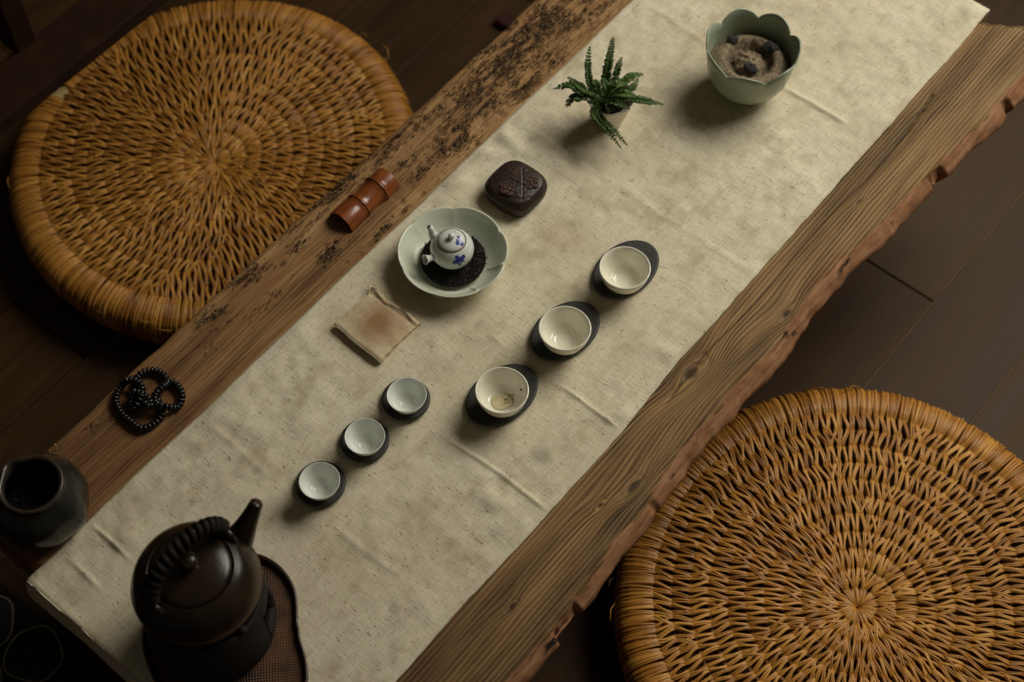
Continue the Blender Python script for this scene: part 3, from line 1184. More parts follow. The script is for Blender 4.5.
def teapot():
    pc = at3(451.6, 239.8, RZ + .052)
    base = Vector((pc.x, pc.y, RZ + .0154))

    def loc(px, py, z):
        p = at3(px, py, base.z + z) - base
        return (p.x, p.y, z)
    root = empty('teapot', base)
    tag(root, 'tiny white teapot with blue painted flowers and a side handle, standing in the celadon bowl', 'teapot')
    # painted porcelain

    def painted(name, dots, twigs):
        n = NT(name)
        o = n.coord()
        k = n.noise(o, 500, 3)
        m = None
        for (p, r) in dots:
            d = n.math('ADD', n.vdist(o, p), n.math('MULTIPLY', n.math('SUBTRACT', k, .5), r * .9))
            q = n.maprange(d, r * 1.05, r * .75)
            m = q if m is None else n.math('MAXIMUM', m, q)
        for (p, r) in twigs:
            q = n.math('MULTIPLY', n.maprange(n.vdist(o, p), r * 1.1, r * .6), .75)
            m = n.math('MAXIMUM', m, q)
        k2 = n.noise(o, 260, 3)
        blue = n.ramp(k2, [(.3, S(26, 34, 120)), (.7, S(70, 88, 176))])
        return n.done(n.mix(m, S(226, 229, 222), blue), .12, .55)
    fz = .019
    def on(px, py, prof):
        best = None
        for i in range(400):
            z = .042 - .042 * i / 400
            p = loc(px, py, z)
            r = math.hypot(p[0], p[1])
            for (ra, za), (rb, zb) in zip(prof[:-1], prof[1:]):
                if min(za, zb) <= z <= max(za, zb) and abs(zb - za) > 1e-6:
                    if r <= ra + (rb - ra) * (z - za) / (zb - za):
                        return p
        return loc(px, py, .02)
    PB = [(.016, .0012), (.0215, .0068), (.0250, .0140), (.0257, .0195), (.0245, .0255), (.0212, .0310), (.0180, .0340)]
    PL = [(.0160, .0352), (.0152, .0366), (.0120, .0386), (.0072, .0400), (.0003, .0405)]
    dots = [(on(458, 261.5, PB), 0.0030*1.5), (on(463, 257.0, PB), 0.0022*1.5), (on(457, 257.5, PB), 0.0020*1.5), (on(462.5, 261, PB), 0.0018*1.5), (on(454.5, 263, PB), 0.0018*1.5), (on(460, 264.5, PB), 0.0016*1.5), (on(460, 259, PB), 0.0022*1.5)]
    tw = [(on(465 + 1.1 * i, 261.0 + .4 * i, PB), .0007) for i in range(5)]
    m1 = painted('painted_porcelain_body', dots, tw)
    dots2 = [(on(459.5, 240.5, PL), 0.0026*1.5), (on(461.5, 243.5, PL), 0.0019*1.5), (on(457.5, 243.0, PL), 0.0017*1.5), (on(458.5, 237.0, PL), 0.0013*1.5)]
    tw2 = [(on(453 + 1.3 * i, 231.5 + .25 * i * i, PL), .0007) for i in range(5)]
    m2 = painted('painted_porcelain_lid', dots2, tw2)
    mb = MB()
    mb.lathe([(.0003, 0), (.0135, 0), (.016, .0012), (.0215, .0068), (.0250, .0140), (.0257, .0195), (.0245, .0255), (.0212, .0310), (.0180, .0340), (.0172, .0346), (.0168, .0338), (.0003, .0325)], 64)
    mb.build('body', m1, root)
    mb = MB()
    mb.lathe([(.0161, .0338), (.0168, .0345), (.0172, .0350), (.0169, .0355), (.0163, .0355), (.0158, .0349)], 64, closed=True)
    tag(mb.build('rim_ring', mottled('brown_rim', S(92, 66, 50), S(120, 90, 70), 100, .4, .4, 0), root), 'thin brown ring around the lid')
    mb = MB()
    mb.lathe([(.0003, .0330), (.0152, .0340), (.0160, .0352), (.0152, .0366), (.0120, .0386), (.0072, .0400), (.0003, .0405)], 56)
    lid = mb.build('lid', m2, root)
    M['porc'] = NT('white_porcelain').done(S(226, 229, 222), .12, .55)
    mb = MB()
    mb.lathe([(.0003, .0395), (.0030, .0400), (.0026, .0418), (.0037, .0434), (.0041, .0450), (.0033, .0468), (.0003, .0476)], 24)
    mb.build('knob', M['porc'], lid)
    hole = MB()
    q = loc(447.8, 237.5, .0400)
    hole.ball((q[0], q[1], .0391), .0007, 8, 6)
    hole.build('air_hole', M['leaf_dry'], lid)
    # spout (upper left) and side handle (left)
    tip = Vector(loc(429.3, 226.3, .0385))
    dirv = Vector((tip.x, tip.y, 0)).normalized()
    st = dirv * .019 + Vector((0, 0, .017))
    pts = [st, st + dirv * .006 + Vector((0, 0, .004)), (st + tip) * .5 + Vector((0, 0, .001)) + dirv * .003, tip * .78 + st * .22, tip]
    mb = MB()
    mb.tube(pts, [.0072, .0062, .0046, .0036, .0031], 18)
    sp = mb.build('spout', M['porc'], root)
    mb = MB()
    mb.tube([pts[-1] - (pts[-1] - pts[-2]).normalized() * .002, pts[-1] + (pts[-1] - pts[-2]).normalized() * .0002], .0020, 12)
    mb.build('spout_opening', M['leaf_dry'], sp)
    he = Vector(loc(424.9, 259.6, .024))
    hd = Vector((he.x, he.y, 0)).normalized()
    h0 = hd * .021 + Vector((0, 0, .0185))
    ax = (he - h0)
    seg = 24
    mb = MB()
    fr = [(0, .0052), (.15, .0042), (.4, .0036), (.65, .0040), (.85, .0050), (1.0, .0062), (1.01, .0058), (.99, .0050), (.8, .0034), (.6, .0026)]
    s1 = ax.cross(Vector((0, 0, 1))).normalized()
    s2 = s1.cross(ax).normalized()

    def hm(a, i, r, z):
        p = h0 + ax * z + s1 * (r * math.cos(a)) + s2 * (r * math.sin(a))
        return tuple(p)
    mb.lathe([(r, t) for t, r in fr], seg, hm)
    mb.build('handle', M['porc'], root)


teapot()

# green lotus bowl with ash
gc = at3(752, 50, RZ + .070)
fc = at3(741, 95, RZ)
gb = Vector(((gc.x * .6 + fc.x * .4), (gc.y * .6 + fc.y * .4), RZ)) + Vector((.0025, .0050, 0))
NG = [math.radians(26 + 51.43 * i) for i in range(7)]
NG = [a % (2 * PI) for a in NG]
b = petal_bowl('lotus_bowl', [(.0255, 0), (.0285, .0010), (.0295, .0055), (.0365, .0100), (.0450, .0200), (.0512, .0340), (.0546, .0500), (.0568, .0660), (.0588, .0820)], .0024, NG, .05, .0135, .75,
               M['green'], 0)
b.location = gb
tag(b, 'deep sage-green bowl with a lobed lotus rim, filled with ash', 'bowl')


def ash():
    mb = MB()
    mb.c = 0
    nr, ns = 34, 72
    vs, fs, tn = [], [], []
    R0 = .0500

    def hz(x, y):
        r = math.hypot(x, y) / R0
        z = .0465 + .0085 * math.exp(-((r - .68) / .20) ** 2) - .0065 * math.exp(-((r - .46) / .10) ** 2) + .0085 * math.exp(-(r / .28) ** 2)
        z += .0042 * n1(x * 150, y * 150, 1) * sm(.85, .45, r) + .0026 * n1(x * 340, y * 340, 2) * sm(.8, .5, r) - .003 * sm(.8, 1.0, r)
        return z
    for i in range(nr + 1):
        for k in range(ns):
            r, a = R0 * i / nr, 2 * PI * k / ns
            x, y = r * math.cos(a), r * math.sin(a)
            vs.append((x, y, hz(x, y)))
            q = r / R0
            tn.append(max(0, min(1, math.exp(-((q - .47) / .13) ** 2) * (.7 + .5 * math.sin(a * 2 + 1)) + .15 * n1(x * 200, y * 200))))
    for i in range(nr):
        for k in range(ns):
            fs.append((i * ns + k, (i + 1) * ns + k, (i + 1) * ns + (k + 1) % ns, i * ns + (k + 1) % ns))
    # a skirt down to the bowl floor closes the heap
    n0 = len(vs)
    for (r, z) in ((.046, .030), (.034, .012), (.004, .0095)):
        for k in range(ns):
            a = 2 * PI * k / ns
            vs.append((r * math.cos(a), r * math.sin(a), z))
            tn.append(0)
    prev = nr * ns
    for j in range(3):
        for k in range(ns):
            k2 = (k + 1) % ns
            fs.append((prev + k, n0 + j * ns + k, n0 + j * ns + k2, prev + k2))
        prev = n0 + j * ns
    mb.v, mb.f, mb.m, mb.col = vs, fs, [0] * len(fs), tn
    o = mb.build('ash_heap', M['ash'])
    o.location = gb
    tag(o, 'heap of grey-brown ash with a crater, filling the green lotus bowl', 'ash', kind='stuff')
    labs = ['dark charcoal lump on the ash by the left rim of the green bowl', 'dark charcoal lump on the ash by the right rim of the green bowl', 'dark charcoal lump on the ash by the front rim of the green bowl']
    for (px, py, r, lab, sd) in ((732, 41, .0078, labs[0], 1), (770, 48, .0100, labs[1], 2), (751, 67, .0092, labs[2], 3)):
        p = at3(px, py, RZ + .054)
        x, y = p.x - gb.x, p.y - gb.y
        z = hz(x, y)
        mb = MB()
        mb.ball((0, 0, 0), r, 14, 10, (1, .8, .65))
        mb.v = [tuple(Vector(q) * (1 + .35 * n1(q[0] * 160 + sd, q[1] * 160, q[2] * 160))) for q in mb.v]
        c = mb.build('charcoal_lump', M['charcoal'], smooth=False)
        c.location = (p.x, p.y, RZ + z + r * .10)
        tag(c, lab, 'charcoal', 'charcoal lumps in the ash')


ash()

# ================================================================== DARK CARVED BOX
def carved_box():
    cu, cv = .1625, .1275
    root = empty('carved_box', W(cu, cv, RZ), ANG)
    tag(root, 'dark brown rounded-square box with carved flowers on its domed top', 'box')
    A, Hh = .0338, .0225
    n = 72
    mb = MB()

    def loc(px, py, z):
        u, v = uv(px, py, RZ + z)
        return u - cu, v - cv
    lines = [(loc(502, 175.5, .026), loc(521.3, 184.2, .027)), (loc(522.8, 168.5, .026), loc(522.6, 199.5, .026)), (loc(521.6, 199.0, .025), loc(538, 196.5, .023)), (loc(500, 198, .024), loc(521.6, 199, .025))]

    def seg(p, q, x, y):
        dx, dy = q[0] - p[0], q[1] - p[1]
        t = max(0, min(1, ((x - p[0]) * dx + (y - p[1]) * dy) / (dx * dx + dy * dy)))
        return math.hypot(x - p[0] - t * dx, y - p[1] - t * dy)

    def edge(a, s):
        c, si = math.cos(a), math.sin(a)
        e = 3.1
        r = (abs(c) ** e + abs(si) ** e) ** (-1 / e)
        return A * s * r * c, A * s * r * si
    N = 120
    vs, fs = [], []
    rings = [(.05 + .95 * i / 40) for i in range(41)]
    rows = []
    for s in rings:
        row = []
        for k in range(N):
            x, y = edge(2 * PI * k / N, s * .955)
            z = Hh + .005 * (1 - s ** 3.0) - .0035 * sm(.86, 1.0, s)
            for p, q in lines:
                z -= .0008 * math.exp(-(seg(p, q, x, y) / .0007) ** 2)
            z += .0003 * n1(x * 300, y * 300)
            row.append((x, y, z))
        rows.append(row)
    for (s, z) in ((.99, Hh - .0065), (1.0, Hh - .011), (.99, .0135), (.975, .0125), (.985, .0115), (.97, .005), (.92, .0008), (.88, 0), (.03, 0)):
        rows.append([(*edge(2 * PI * k / N, s), z) for k in range(N)])
    for r in rows:
        vs += r
    vs.append((0, 0, rows[0][0][2]))
    for i in range(len(rows) - 1):
        for k in range(N):
            k2 = (k + 1) % N
            fs.append((i * N + k, (i + 1) * N + k, (i + 1) * N + k2, i * N + k2))
    top = len(vs) - 1
    for k in range(N):
        fs.append((top, k, (k + 1) % N))
    mb.add(vs, fs)
    mb.build('body', M['box'], root)
    for (px, py, R, np_, rot) in ((508.5, 188.5, .0104, 5, .3), (531.2, 182.5, .0094, 5, 1.0), (515.5, 172.0, .0060, 4, .5)):
        x, y = loc(px, py, .027)
        s = max(abs(x), abs(y)) / (A * .955)
        z = Hh + .005 * (1 - s ** 3.0) - .0003
        m = MB()
        for k in range(np_):
            a = rot + 2 * PI * k / np_
            px_, py_ = x + R * .58 * math.cos(a), y + R * .58 * math.sin(a)
            pts = [(px_ + R * .40 * math.cos(b), py_ + R * .40 * math.sin(b), z + .0003) for b in [a + 2 * PI * j / 14 for j in range(15)]]
            m.tube(pts, R * .10, 6, caps=False)
            m.ball((px_, py_, z - .0002), R * .42, 12, 6, (1, 1, .20))
        m.ball((x, y, z + .0003), R * .26, 12, 8, (1, 1, .5))
        m.build('carved_flower', M['flower'], root)


carved_box()

# ================================================================== FERN
def fern():
    random.seed(21)
    rc = at3(610, 97, RZ + .046)
    root = empty('potted_fern', (rc.x, rc.y, RZ))
    base = Vector((rc.x, rc.y, RZ))
    tag(root, 'small green fern in a little white pot standing on the linen runner', 'potted plant')
    mb = MB()

    def sqm(a, i, r, z):
        k = (abs(math.cos(a)) ** 4 + abs(math.sin(a)) ** 4) ** (-.25)
        k = 1 + (k - 1) * .45
        zz = z + .0015 * math.sin(2 * a + .5) * (z / .046)
        k *= 1.08
        return (r * k * math.cos(a + .5), r * k * math.sin(a + .5), zz)
    mb.lathe([(.0003, .001), (.0130, 0), (.0150, .001), (.0185, .016), (.0225, .034), (.0260, .0455), (.0272, .0470), (.0270, .0482), (.0258, .0482), (.0242, .0455), (.0205, .032), (.0003, .030)], 64, sqm)
    mb.build('pot', M['pot_white'], root)
    mb = MB()
    mb.lathe([(.0003, .0415), (.012, .0425), (.0215, .0405), (.0215, .0395), (.0003, .036)], 32, lambda a, i, r, z: (r * math.cos(a), r * math.sin(a), z + .0015 * n1(r * 300 * math.cos(a), r * 300 * math.sin(a))))
    mb.build('soil', M['soil'], root)

    def frond(pixels, width, tone, nleaf=18, leaf_len=1.0, roundy=.6):
        """pixels: [(px, py, height above the cloth)]"""
        ctrl = [at3(px, py, RZ + h) - base for (px, py, h) in pixels]
        pts = []
        n = 26
        for i in range(n):
            t = i / (n - 1) * (len(ctrl) - 1)
            k = min(int(t), len(ctrl) - 2)
            f = t - k
            p0, p1, p2, p3 = ctrl[max(k - 1, 0)], ctrl[k], ctrl[k + 1], ctrl[min(k + 2, len(ctrl) - 1)]
            q = .5 * ((2 * p1) + (p2 - p0) * f + (2 * p0 - 5 * p1 + 4 * p2 - p3) * f * f + (3 * p1 - p0 - 3 * p2 + p3) * f ** 3)
            pts.append(q)
        mb = MB()
        mb.c = tone * .6
        mb.tube(pts, [.0007 * (1 - .6 * i / (n - 1)) for i in range(n)], 5)
        cam = (Vector((0, 0, H)) - base).normalized()
        for j in range(nleaf):
            t = .06 + .94 * j / (nleaf - 1)
            x = t * (n - 1)
            k = min(int(x), n - 2)
            p = pts[k].lerp(pts[k + 1], x - k)
            tan = (pts[k + 1] - pts[k]).normalized()
            up = Vector((0, 0, 1)) if abs(tan.z) < .75 else Vector((.25, -.55, .5))
            side = tan.cross(up).normalized()
            nor = side.cross(tan).normalized()
            w = 1.12 * width * (math.sin(PI * (.12 + .86 * t)) ** .7) * random.uniform(.85, 1.1)
            for sgn in (-1, 1):
                d = (side * sgn + tan * .28 + nor * random.uniform(-.1, .35)).normalized()
                b = tan * (w * roundy * .5)
                bend = nor * (-.12 * w)
                a0 = p
                vs = [a0 - b * .5, a0 + d * (w * .45) - b + bend * .2, a0 + d * (w * .85) - b * .7 + bend * .7, a0 + d * w + bend, a0 + d * (w * .85) + b * .8 + bend * .7, a0 + d * (w * .45) + b + bend * .2, a0 + b * .5,
                      a0 + d * (w * .5) + nor * (.10 * w)]
                mb.c = max(0, min(1, tone + random.uniform(-.2, .2)))
                mb.add([tuple(q) for q in vs], [(0, 1, 7), (1, 2, 7), (2, 3, 7), (3, 4, 7), (4, 5, 7), (5, 6, 7), (6, 0, 7)])
        o = mb.build('frond', M['fern'], root)
        md = o.modifiers.new('leaf_thickness', 'SOLIDIFY')
        md.thickness = .0003
    frond([(605, 96, .044), (606, 80, .070), (609, 60, .098), (613.5, 37, .120)], .0066, .45, 30)
    frond([(594, 98, .044), (590, 84, .066), (588, 66, .084), (590, 46, .096)], .0052, .55, 20, roundy=.9)
    frond([(612, 95, .044), (615, 80, .062), (618, 68, .074), (622, 57, .082)], .0048, .4, 18)
    frond([(612, 96, .044), (622, 84, .066), (632, 76, .072), (643, 74, .068)], .0062, .7, 20)
    frond([(614, 99, .044), (632, 99, .062), (647, 101, .064), (663, 104.5, .058)], .0062, .45, 24)
    frond([(600, 97, .044), (584, 93, .060), (570, 85, .066), (554, 89, .056)], .0066, .5, 14, roundy=1.1)
    frond([(598, 98, .044), (582, 97, .058), (572, 98, .056), (567, 107, .042)], .0076, .5, 9, roundy=1.3)
    frond([(600, 96, .044), (588, 92, .060), (578, 85, .066), (568, 77, .066)], .0060, .6, 14, roundy=1.0)
    frond([(600, 102, .044), (594, 113, .052), (606, 128, .046), (621, 148, .026)], .0056, .55, 24, roundy=.8)
    frond([(600, 104, .044), (600, 116, .052), (615, 132, .042), (627, 145, .024)], .0046, .5, 20, roundy=.8)
    frond([(614, 96, .044), (626, 92, .064), (634, 86, .068), (638, 78, .066)], .0050, .5, 16)
    frond([(608, 98, .044), (618, 94, .070), (626, 94, .076), (636, 95, .070)], .0066, .6, 18)
    frond([(604, 97, .044), (612, 88, .076), (618, 84, .084), (626, 84, .080)], .0060, .7, 18)
    frond([(606, 99, .044), (612, 102, .066), (620, 104, .070), (630, 109, .058)], .0060, .35, 18)
    frond([(602, 99, .044), (598, 90, .066), (596, 84, .076), (593, 80, .078)], .0060, .45, 16)
    frond([(604, 100, .044), (600, 98, .062), (595, 99, .066), (588, 103, .058)], .0060, .35, 14)
    frond([(606, 100, .044), (608, 104, .062), (610, 110, .062), (612, 110, .056)], .0056, .3, 14)
    frond([(607, 98, .046), (608, 92, .070), (606, 86, .082), (603, 78, .086)], .0058, .4, 16)


fern()

# ================================================================== BAMBOO SCOOP
def bamboo():
    root = empty('bamboo_scoop', W(*uv(364.2, 196.0, TZ + .012), TZ + .0006), ANG)
    tag(root, 'short split piece of polished red-brown bamboo lying on the bare table border', 'tea scoop')
    L, r0, th = .086, .0172, .0026
    mb = MB()
    nu, na = 80, 28

    def rad(x):
        k = 0
        for nd in (-.0105, .0215):
            k += .0014 * math.exp(-((x - nd) / .0045) ** 2) + .0006 * math.exp(-((x - nd) / .0010) ** 2) - .0009 * math.exp(-((x - nd - .0024) / .0009) ** 2)
        fl = .0012 * (abs(x) / (L / 2)) ** 3
        return r0 + k + fl - .0010 * math.cos(x * 105)
    A0, A1 = math.radians(4), math.radians(176)

    def outer(s, t):
        x = -L / 2 + L * s
        a = A0 + (A1 - A0) * t
        r = rad(x)
        return (x, r * math.cos(a), r * math.sin(a) - r0 * math.sin(A0) + .0002)

    def inner(s, t):
        x = -L / 2 + L * s
        a = A0 + (A1 - A0) * t
        r = rad(x) - th
        return (x, r * math.cos(a), max(.0002, r * math.sin(a) - r0 * math.sin(A0) + .0002))
    mb.grid(nu, na, outer)
    mb.grid(nu, na, inner, 1, True)
    # end and edge walls
    mb.grid(2, na, lambda s, t: outer(0, t) if s == 0 else inner(0, t), 0)
    mb.grid(2, na, lambda s, t: inner(1, t) if s == 0 else outer(1, t), 0)
    mb.grid(nu, 2, lambda s, t: inner(s, 0) if t == 0 else outer(s, 0), 0)
    mb.grid(nu, 2, lambda s, t: outer(s, 1) if t == 0 else inner(s, 1), 0)
    mb.build('shell', [M['bamboo'], M['bamboo_in']], root)
    # dried membrane ridges (the nodes)
    for nd in (-.0105, .0215):
        m = MB()
        r = rad(nd)
        m.tube([(nd, (r + .0002) * math.cos(a), (r + .0002) * math.sin(a) - r0 * math.sin(A0) + .0004) for a in [A0 + (A1 - A0) * k / 24 for k in range(25)]], .0004, 6)
        m.build('node_ridge', M['bamboo'], root)


bamboo()

# ================================================================== STAINED NAPKIN
def napkin():
    root = empty('folded_napkin', W(-.0858, .1320, RZ), ANG)
    tag(root, 'small folded cream cloth with a brown tea stain, beside the celadon bowl', 'napkin')
    hu, hv = .0355, .0380
    mb = MB()
    n = 44

    def outline(s, t):
        x, y = 2 * s - 1, 2 * t - 1
        px = hu * x * (1 - .05 * (1 - y * y) * (1 if x > 0 else .25)) + .0012 * n1(y * 5, x)
        py = hv * y * (1 - .05 * (1 - x * x)) + .0012 * n1(x * 5, y + 4)
        px += .0035 * max(0, -x) * max(0, y)
        return px, py, x, y

    def top(s, t):
        px, py, x, y = outline(s, t)
        z = .0042 + .0042 * (1 - x) * .5 + .0026 * math.exp(-((x * .9) ** 2 + (y * .9) ** 2)) + .0010 * n1(x * 2, y * 2.4, 5)
        z += .0028 * math.exp(-((x - .93 + .07 * math.sin(y * 5)) / .05) ** 2)           # thick hem
        z -= .0014 * math.exp(-((x - .80) / .06) ** 2)
        z -= .0016 * sm(.85, 1.0, abs(y))
        z -= .0020 * sm(.88, 1.0, -x)
        return (px, py, z)

    def bot(s, t):
        px, py, x, y = outline(s, t)
        return (px * .985 + .0015, py * .985, .0002 + .0012 * sm(.6, 1, -x))
    mb.grid(n, n, top)
    mb.grid(n, n, bot, 0, True)

    def side(fn, inv):
        def q(s, t):
            a, b_ = fn(t, top), fn(t, bot)
            return tuple(a[i] + (b_[i] - a[i]) * s for i in range(3))
        mb.grid(3, n, q, 0, inv)

    def inn(s):
        k = math.sin(PI * s)
        return k
    for fn, inv in ((lambda t, f: f(0, t), False), (lambda t, f: f(1, t), True), (lambda t, f: f(t, 0), True), (lambda t, f: f(t, 1), False)):
        side(fn, inv)
    mb.build('cloth_fold', M['napkin'], root)
    lp = MB()
    c = Vector((.031, .034, .006))
    lp.tube([c + Vector(p) for p in ((-.006, .001, -.001), (.001, .005, .001), (.0075, .0065, .0005), (.008, .001, 0), (.004, -.005, .0005), (.0005, -.010, .001))], .0009, 6)
    lp.build('hanging_loop', M['napkin'], root)


napkin()

# ================================================================== PRAYER BEADS
def prayer_beads():
    P = [(290, 300), (215, 215), (255, 120), (350, 85), (445, 115), (485, 190), (450, 265), (395, 330), (400, 395), (480, 425), (570, 400), (612, 310), (580, 225), (510, 180), (440, 235), (395, 300),
         (430, 390), (440, 470), (365, 545), (265, 580), (180, 530), (85, 440), (45, 335), (85, 235), (170, 195), (255, 220), (285, 300), (250, 390), (180, 425), (170, 360), (215, 300), (330, 350), (360, 430), (310, 400)]
    zs = [0, 0, 0, 0, 0, 0, 1, 1, 1, 1, 0, 0, 0, 0, 0, 0, 0, 0, 0, 0, 0, 0, 0, 0, 1, 1, 1, 1, 0, 0, 1, 1, 1, 1]
    pts = []
    for (x, y), z in zip(P, zs):
        q = at3(110 + x / 8.525, 360 + y / 8.525, TZ + .006)
        pts.append(Vector((q.x, q.y, TZ + .0049 + .0088 * z)))
    cen = sum(pts, Vector()) / len(pts)
    cen.z = TZ
    pts = [p - cen for p in pts]
    n = len(pts)
    dense = []
    for i in range(n):
        p0, p1, p2, p3 = pts[i - 1], pts[i], pts[(i + 1) % n], pts[(i + 2) % n]
        for k in range(14):
            f = k / 14
            dense.append(.5 * ((2 * p1) + (p2 - p0) * f + (2 * p0 - 5 * p1 + 4 * p2 - p3) * f * f + (3 * p1 - p0 - 3 * p2 + p3) * f ** 3))
    root = empty('prayer_beads', cen)
    tag(root, 'coiled string of black prayer beads lying on the bare table border near the jar', 'prayer beads')
    m = MB()
    m.tube([tuple(p) for p in dense] + [tuple(dense[0])], .0009, 6, caps=False)
    m.build('string', M['string'], root)
    bm = MB()
    bm.lathe([(.0006, -.0021), (.0030, -.0021), (.0043, -.0012), (.00475, 0), (.0043, .0012), (.0030, .0021), (.0006, .0021)], 14)
    proto = None
    L = sum((dense[i] - dense[i - 1]).length for i in range(len(dense)))
    cnt = min(100, int(L / .0044))
    step = L / cnt
    acc, nxt, made = 0.0, 0.0, 0
    for i in range(len(dense)):
        a, b = dense[i], dense[(i + 1) % len(dense)]
        l = (b - a).length
        while nxt < acc + l and made < cnt:
            f = (nxt - acc) / l
            p = a.lerp(b, f)
            if proto is None:
                proto = o = bm.build('bead', M['beads'], root)
            else:
                o = proto.copy()
                C.objects.link(o)
                o.parent = root
            o.location = p
            o.rotation_euler = (b - a).to_track_quat('Z', 'Y').to_euler()
            made += 1
            nxt += step
        acc += l


prayer_beads()

# ================================================================== JAR
def jar():
    root = empty('dark_jar', W(-.4865, .2490, TZ + .0006), 0)
    tag(root, 'squat dark glazed jar with a wide mouth and pouring lip at the table corner', 'jar')
    lipdir = math.radians(140)

    def mod(a, i, r, z):
        d = (a - lipdir + PI) % (2 * PI) - PI
        e = math.exp(-(d / .28) ** 2) * sm(.062, .08, z)
        k = 1 + .20 * e
        dent = 0
        if .012 < z < .062:
            dent = (.0010 * math.cos(3 * a + 1.2) - .0050 * math.exp(-(((a - .05 + PI) % (2 * PI) - PI) / .26) ** 2) - .0040 * math.exp(-(((a + .75 + PI) % (2 * PI) - PI) / .26) ** 2)) * math.sin(PI * (z - .012) / .05)
        return ((.92 * r * k + dent) * math.cos(a), (.92 * r * k + dent) * math.sin(a), .94 * (z - .002 * e))
    mb = MB()
    prof = [(.0004, .001), (.034, 0), (.038, .001), (.0445, .006), (.0535, .0175), (.0575, .031), (.0555, .046), (.0475, .0595), (.0395, .0670), (.0360, .0710), (.0355, .0750)]
    mb.lathe(prof, 96, mod)
    inn = [(.0315, .0740), (.0310, .0690), (.036, .062), (.045, .052), (.050, .036), (.046, .018), (.034, .008), (.0004, .006)]
    mb.lathe(inn, 96, mod)
    mb.build('body', M['jar'], root)
    mb = MB()
    mb.lathe([(.0353, .0740), (.0372, .0768), (.0372, .0786), (.0355, .0797), (.0332, .0790), (.0316, .0770), (.0314, .0736)], 96, mod)
    tag(mb.build('lip', M['jar_rim'], root), 'brownish lip')
    random.seed(4)
    o = MB()
    o.lathe([(.0004, .0082), (.022, .0082), (.032, .016), (.0385, .028), (.036, .032), (.02, .034), (.0004, .035)], 32)
    for _ in range(420):
        a, r = random.uniform(0, 2 * PI), .036 * math.sqrt(random.random())
        t = random.uniform(0, PI)
        Lh = random.uniform(.0015, .004)
        x, y, z = r * math.cos(a), r * math.sin(a), .0365 - .004 * sm(.02, .045, r) + random.random() * .002
        o.tube([(x - Lh * math.cos(t), y - Lh * math.sin(t), z), (x, y, z + .001), (x + Lh * math.cos(t), y + Lh * math.sin(t), z)], [.0004, .0008, .0004], 4)
    jo = o.build('loose_tea', M['leaf_dry'], smooth=False)
    jo.location = root.location
    tag(jo, 'loose dark tea leaves inside the squat dark jar', 'tea leaves', kind='stuff')


jar()

# ================================================================== TRAY, STOVE, KETTLE
KU, KV = -.4655, .012


def tray():
    root = empty('lobed_tray', W(-.470, -.010, RZ), ANG)
    tag(root, 'dark lobed wooden tray with a woven brown base under the kettle stove', 'tray')

    CP = [(-180, .081), (-150, .088), (-122, .096), (-98, .102), (-76, .093), (-64, .084), (-48, .0745), (-38, .0735), (-27, .0755), (-3, .091), (22, .102), (40, .102), (60, .0985), (90, .0960), (120, .0915), (150, .083), (180, .081)]

    def rad(a):
        d_ = (math.degrees(a) + 180) % 360 - 180
        for i in range(len(CP) - 1):
            if CP[i][0] <= d_ <= CP[i + 1][0]:
                t = (d_ - CP[i][0]) / (CP[i + 1][0] - CP[i][0])
                p = [CP[(i + j) % (len(CP) - 1)][1] for j in (-1, 0, 1, 2)]
                return .5 * (2 * p[1] + (p[2] - p[0]) * t + (2 * p[0] - 5 * p[1] + 4 * p[2] - p[3]) * t * t + (3 * p[1] - p[0] - 3 * p[2] + p[3]) * t ** 3)
        return .086
    mb = MB()

    def m1(a, i, r, z):
        q = rad(a)
        return (q * r * math.cos(a), q * r * math.sin(a), z)
    mb.lathe([(.01, 0), (.93, 0), (.985, .0025), (1.0, .0085), (.99, .0102), (.965, .0100), (.945, .0075), (.935, .0035)], 144, m1)
    mb.build('rim', M['dark_wood'], root)
    mb = MB()
    mb.lathe([(.01, .0038), (.935, .0038), (.94, .0030), (.01, .0028)], 144, m1)
    mb.build('woven_base', M['rattan'], root)


tray()
TT = RZ + .0042


